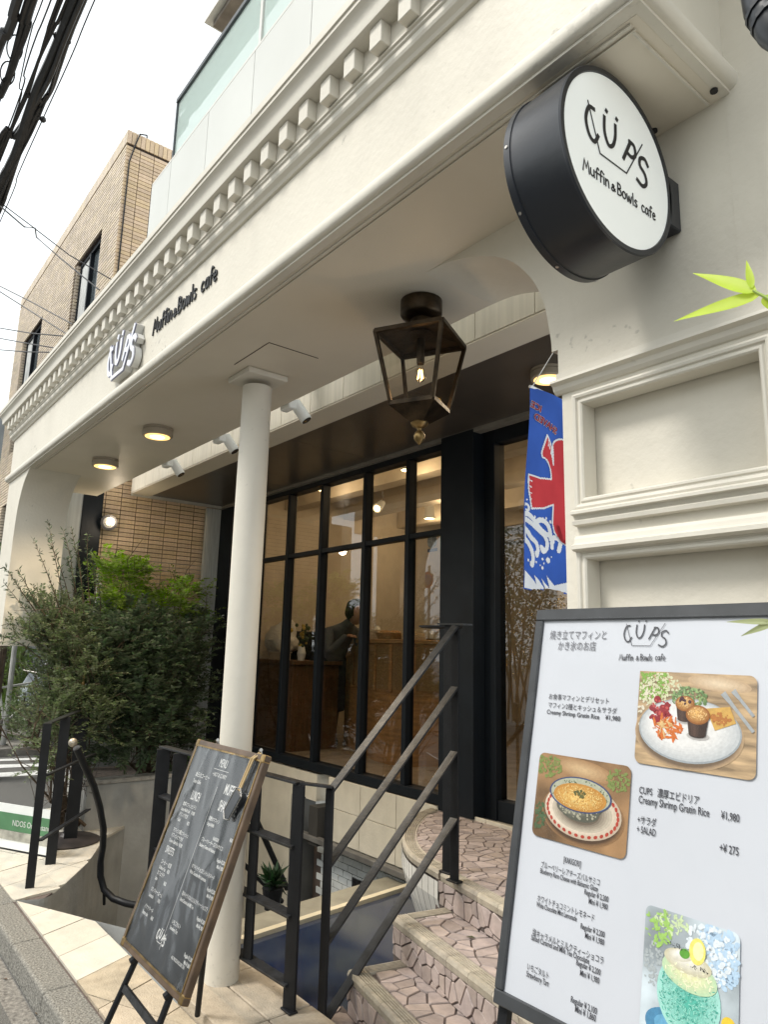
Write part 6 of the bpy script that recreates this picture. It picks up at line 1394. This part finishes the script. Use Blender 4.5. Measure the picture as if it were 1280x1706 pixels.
hedge('tall_grass', 'clump of yellow green strap leaves by the bicycle', (-12.1, 2.35, .9), (.5, .35, .9), 1300, leafmat('strap_leaf', (.16, .24, .05), .3, .4), 55, .28, .022, 'plant')
hedge('low_bush', 'small olive bush in front of the bicycle wheels', (-10.9, 2.6, .55), (.35, .45, .4), 1300, OG, 57, .06, .03, 'bush')
struct(MB().box(-20, -16, -1, 12, ZR, 6), 'far_wall', CONCD)

# bicycle by the far pavement
def bike(o, ang_, label, m_):
    o = Vector(o); t = thing('bicycle', label, 'bicycle', o, 'bicycles on the far pavement'); d = Vector((math.cos(ang_), math.sin(ang_), 0)); s = Vector((-d.y, d.x, 0)); up_ = Vector((0, 0, 1))
    tyre = mat('tyre', (.35, .34, .32), .6); 
    for k, u in enumerate((-.52, .52)):
        c = o+d*u+up_*.34; ring = [c+(d*math.cos(a)+up_*math.sin(a))*.325 for a in [2*math.pi*i/28 for i in range(29)]]
        w = MB().tube(ring, .017, 6, cap=False).build('wheel', tyre, t)
        rim = MB().tube([c+(q-c)*.92 for q in ring], .008, 5, cap=False).build('rim', CHROME, w)
        sp_ = MB()
        for i in range(18):
            a = 2*math.pi*i/18; sp_.tube([c, c+(d*math.cos(a)+up_*math.sin(a))*.3], .0018, 3, cap=False)
        sp_.build('spokes', CHROME, w); MB().tube([c-s*.04, c+s*.04], .02, 8).build('hub', CHROME, w)
    J = {'bb': (-.08, .30), 'seat': (-.2, .78), 'head': (.33, .85), 'headb': (.37, .68), 'rw': (-.52, .34), 'fw': (.52, .34)}
    P = {k: o+d*a+up_*b_ for k, (a, b_) in J.items()}
    for a, b_ in (('bb', 'seat'), ('bb', 'headb'), ('seat', 'head'), ('rw', 'seat'), ('rw', 'bb'), ('headb', 'fw'), ('head', 'headb')): MB().tube([P[a], P[b_]], .016, 8).build('frame_tube', m_, t)
    MB().tube([P['seat'], P['seat']+up_*.12-d*.03], .012, 8).build('seat_post', CHROME, t)
    MB().sphere(P['seat']+up_*.15-d*.03, .1, 12, 8, (1.1, .6, .35)).build('saddle', BLACK, t, smooth=True)
    MB().tube([P['head'], P['head']+up_*.13-d*.02, P['head']+up_*.16+s*.25-d*.1], .011, 8).build('handlebar', CHROME, t); MB().tube([P['head']+up_*.13-d*.02, P['head']+up_*.16-s*.25-d*.1], .011, 8).build('handlebar', CHROME, t)
    MB().tube([o+d*(-.08)+up_*.30-s*.05, o+d*.06+up_*.2-s*.07], .01, 6).build('crank', CHROME, t); MB().lathe(o+d*(-.08)+up_*.3-s*.04, [(.085, 0), (.085, .006)], 20, (d, up_, s)).build('chain_ring', CHROME, t)
    f = [P['rw']+(-d*math.cos(a)+up_*math.sin(a))*.36 for a in [rad(-10+k*16) for k in range(11)]]; MB().tube(f, .02, 6).build('mudguard', m_, t)
    return t
b0 = at(22, 1236, z=ZP)
bike((-11.35, 2.35, ZP), rad(105), 'pale bicycle with whole front wheel showing at the far left edge', mat('pale_frame', (.55, .55, .52), .4))
bike((-11.2, 3.35, ZP), rad(100), 'pale bicycle farther right, half hidden behind the olive shrub', mat('pale_frame', (.55, .55, .52), .4))
cp_ = at(57, 1150, x=-11.6); t = thing('cloth_cover', 'pale blue white crumpled cover draped upright behind the bicycles', 'cover', (cp_.x, cp_.y, ZP))
blob((cp_.x, cp_.y, cp_.z-.05), .22, (.4, .6, 1.3), mat('pale_cover', (.58, .64, .70), .6, var=.15), 'cover_body', t, .7, 9); MB().tube([(cp_.x, cp_.y, ZP), (cp_.x, cp_.y, cp_.z)], .03, 8).build('support', CHROME, t)
cp_ = at(76, 1162, x=-11.2); t = thing('red_saddle_cover', 'small dull red cover on the far bicycle beside the shrub', 'cover', cp_); blob(cp_, .085, (.8, 1.2, .35), mat('dull_red', (.33, .05, .04), .6), 'cover_body', t, .3, 2); MB().tube([(cp_.x, cp_.y, ZP), cp_], .012, 8).build('support', CHROME, t)
t = thing('street_pole', 'thin grey pole at the far left edge beside the bicycle', 'pole', at(4, 1240, z=ZP)); q = at(4, 1243, z=ZP); MB().tube([q, q+Vector((0, 0, 2.6))], .035, 10).build('pole', mat('pale_grey_post', (.4, .4, .38), .6), t); MB().lathe(q, [(.07, 0), (.07, .02)], 14).build('base_flange', CHROME, t)

# ------------------------------------------------------------------ overhead cables
cb_lab = ['thick black cable bundle with clamps crossing the sky diagonally', 'black twin cable with hanging loops near the top left corner', 'thick dark cable at the extreme top left corner', 'group of thin black cables left of the thick bundle', 'single pale grey wire just right of the thick bundle']
def cable(label, paths, r, z=6.0, wrap=0, cat='cables', seed=0):
    R = random.Random(seed); P = [[at(px, py, z=z+dz) for px, py, dz in pth_] for pth_ in paths]
    t = thing('overhead_cable', label, cat, P[0][0], 'overhead cables above the street')
    P = [[p_[0]+Vector((14, .1*j_, .5)), p_[0]+Vector((3, 0, .03))]+p_+[p_[-1]+Vector((-4, 0, .02)), p_[-1]+Vector((-22, .1*j_, .7))] for j_, p_ in enumerate(P)]
    for k, pp_ in enumerate(P):
        ps_ = [tuple(q) for q in pp_]
        sm_ = []
        for i in range(len(pp_)-1):
            a, b_, c, d_ = pp_[max(i-1, 0)], pp_[i], pp_[i+1], pp_[min(i+2, len(pp_)-1)]
            for s_ in range(6): tt_ = s_/6; sm_.append(.5*((2*b_)+(c-a)*tt_+(2*a-5*b_+4*c-d_)*tt_*tt_+(3*b_-a-3*c+d_)*tt_**3))
        sm_.append(pp_[-1]); MB().tube(sm_, r[k] if isinstance(r, list) else r, 7).build('strand', CAB, t)
    return t
CAB = mat('cable_rubber', (.012, .012, .014), .5, var=.1)
t = cable(cb_lab[0], [[(136, -25, 0), (108, 45, 0), (85, 100, 0), (62, 150, 0), (42, 205, 0), (28, 250, 0), (14, 280, 0), (-10, 330, 0)], [(150, -25, 0), (115, 60, 0), (98, 110, .05), (84, 150, .1), (62, 185, 0), (48, 215, 0), (30, 260, 0), (10, 320, 0), (-10, 370, 0)],
    [(142, -25, .05), (100, 75, .05), (75, 125, .05), (50, 185, .05), (26, 220, .05), (-8, 265, 0)], [(146, -25, -.05), (110, 60, -.05), (80, 135, -.05), (45, 195, 0), (22, 230, 0), (-8, 245, 0)], [(140, -25, .08), (112, 45, .02), (90, 90, .0), (60, 160, .0), (55, 180, 0), (30, 235, 0), (8, 300, 0), (-10, 350, 0)], [(152, -25, 0), (104, 80, 0), (97, 105, .0), (92, 120, 0), (80, 160, 0), (66, 175, 0), (64, 195, 0)]], [.043, .022, .020, .018, .026, .012])
for px, py in ((103, 64), (56, 162), (62, 195)):
    a = at(px, py, z=6); 
    for k in range(3): q = at(px-9+k*9, py-4+k*4, z=6); MB().sphere(q, .028, 8, 6).build('clamp', CAB, t)
t = cable(cb_lab[1], [[(52, -20, 0), (36, 40, 0), (22, 95, 0), (8, 140, 0), (-10, 180, 0)], [(62, -20, 0), (46, 40, 0), (30, 85, 0), (16, 125, 0), (0, 160, 0), (-12, 185, 0)], [(56, -20, 0), (42, 35, 0), (25, 92, 0), (10, 136, 0), (-10, 176, 0)]], [.022, .026, .014])
for cx_, cy_, rr in ((24, 80, 22), (12, 122, 20)):
    ring = [at(cx_+rr*.6*math.cos(a), cy_+rr*math.sin(a), z=6) for a in [2*math.pi*i/20 for i in range(21)]]; MB().tube(ring, .006, 5, cap=False).build('loop', CAB, t)
cable(cb_lab[2], [[(34, -20, 0), (24, 22, 0), (10, 60, 0), (-12, 105, 0)], [(38, -20, 0), (27, 22, 0), (12, 62, 0), (-10, 110, 0)]], [.035, .02])
cable(cb_lab[3], [[(110, -20, 0), (80, 60, 0), (60, 110, 0), (36, 170, 0), (15, 220, 0), (-8, 260, 0)], [(120, -20, 0), (90, 45, 0), (64, 100, 0), (48, 150, 0), (26, 200, 0), (-8, 275, 0)], [(92, -20, 0), (60, 60, 0), (40, 120, 0), (22, 190, 0)], [(104, -20, 0), (76, 60, 0), (58, 120, 0), (34, 180, 0), (-8, 285, 0)], [(78, -20, 0), (52, 50, 0), (32, 140, 0), (20, 205, 0)]], [.011, .013, .006, .010, .005])
cable(cb_lab[4], [[(166, -20, 0), (120, 90, 0), (70, 200, 0), (30, 290, 0), (10, 345, 0)]], [.005])
def drop(label, pts_, y1=1.93, r=.006):
    a = at(*pts_[0], z=6.0); b_ = at(*pts_[-1], y=y1-.1)
    t = thing('service_wire', label, 'wires', b_, 'service wires to the buildings'); n_ = len(pts_); P = []
    for i, (px, py) in enumerate(pts_):
        tt_ = i/(n_-1); yy = a.y*(1-tt_)+b_.y*tt_; P.append(at(px, py, y=yy))
    P = [P[0]+(P[0]-P[1])*4]+P
    MB().tube(P, r, 6).build('wire', CAB, t)
labs = ['thin service wire from the cables down to the brick facade, topmost', 'service wire with a small kink just under the topmost one', 'middle service wire crossing the sky to the cornice, upper of its pair', 'middle service wire crossing the sky to the cornice, lower of its pair', 'nearly level lower service wire, upper one', 'nearly level lower service wire, middle one', 'nearly level lower service wire, lowest one']
for lab, pts_ in zip(labs, ([(-10, 330), (50, 375), (115, 425), (184, 465)], [(-10, 335), (40, 378), (58, 380), (60, 395), (100, 430), (165, 483)], [(-10, 472), (50, 502), (120, 540)], [(-10, 480), (50, 518), (110, 556)], [(-10, 545), (50, 555), (105, 560)], [(-10, 562), (45, 572), (92, 580)], [(-10, 582), (40, 586), (84, 587)])):
    drop(lab, pts_, r=.006 if lab.startswith('thin') else .008)

# ------------------------------------------------------------------ other side of the street (behind the camera, seen only in the glass)
ob = thing('opposite_building', 'grey and beige low buildings across the street, mirrored in the shop glass', 'building', (-4, -8, 0))
MB().box(-9, 2, -15, -8.5, ZR, 5.2).build('wall', mat('opposite_wall', (.55, .50, .42), .8, var=.1), ob)
for i in range(4):
    for z0 in (1.0, 3.4): MB().box(-8.2+i*2.5, -6.8+i*2.5, -8.49, -8.46, z0, z0+1.1).build('window', NWIN, ob)
hedge('street_tree', 'leafy street tree across the road mirrored in the shop glass', (-6.4, -5.6, 2.6), (1.4, .9, 1.9), 5000, OG, 61, .12, .05, 'tree')
hedge('street_tree', 'second leafy street tree across the road mirrored in the shop glass', (-10.5, -5.2, 2.6), (1.2, .9, 1.7), 4000, OG, 63, .12, .05, 'tree')
def mirror_pt(px, py, y):   # point in front of the glass whose reflection shows at that pixel
    d = r2*(px-640)/FPX-u2*(py-853)/FPX+fwd; c = Vector((0, 0, 1.5)); t1 = YW/d.y; q = c+d*t1; d.y = -d.y; return q+d*((y-YW)/d.y)
q = mirror_pt(713, 966, -3.2); t = thing('no_parking_sign', 'round blue and red no parking sign on a pole mirrored in the glass', 'sign', (q.x, q.y, ZR))
MB().tube([(q.x, q.y-.04, ZR), (q.x, q.y-.04, q.z+.3)], .03, 10).build('pole', CHROME, t)
AXY = (Vector((1, 0, 0)), Vector((0, 0, 1)), Vector((0, 1, 0)))
MB().lathe(q, [(.17, 0), (.17, .006)], 30, AXY).build('red_disc', mat('sign_red', (.6, .05, .04), .5), t); MB().lathe(q+Vector((0, .0065, 0)), [(.12, 0), (.12, .003)], 30, AXY).build('blue_disc', mat('sign_blue', (.05, .1, .45), .5), t)
flush_text()
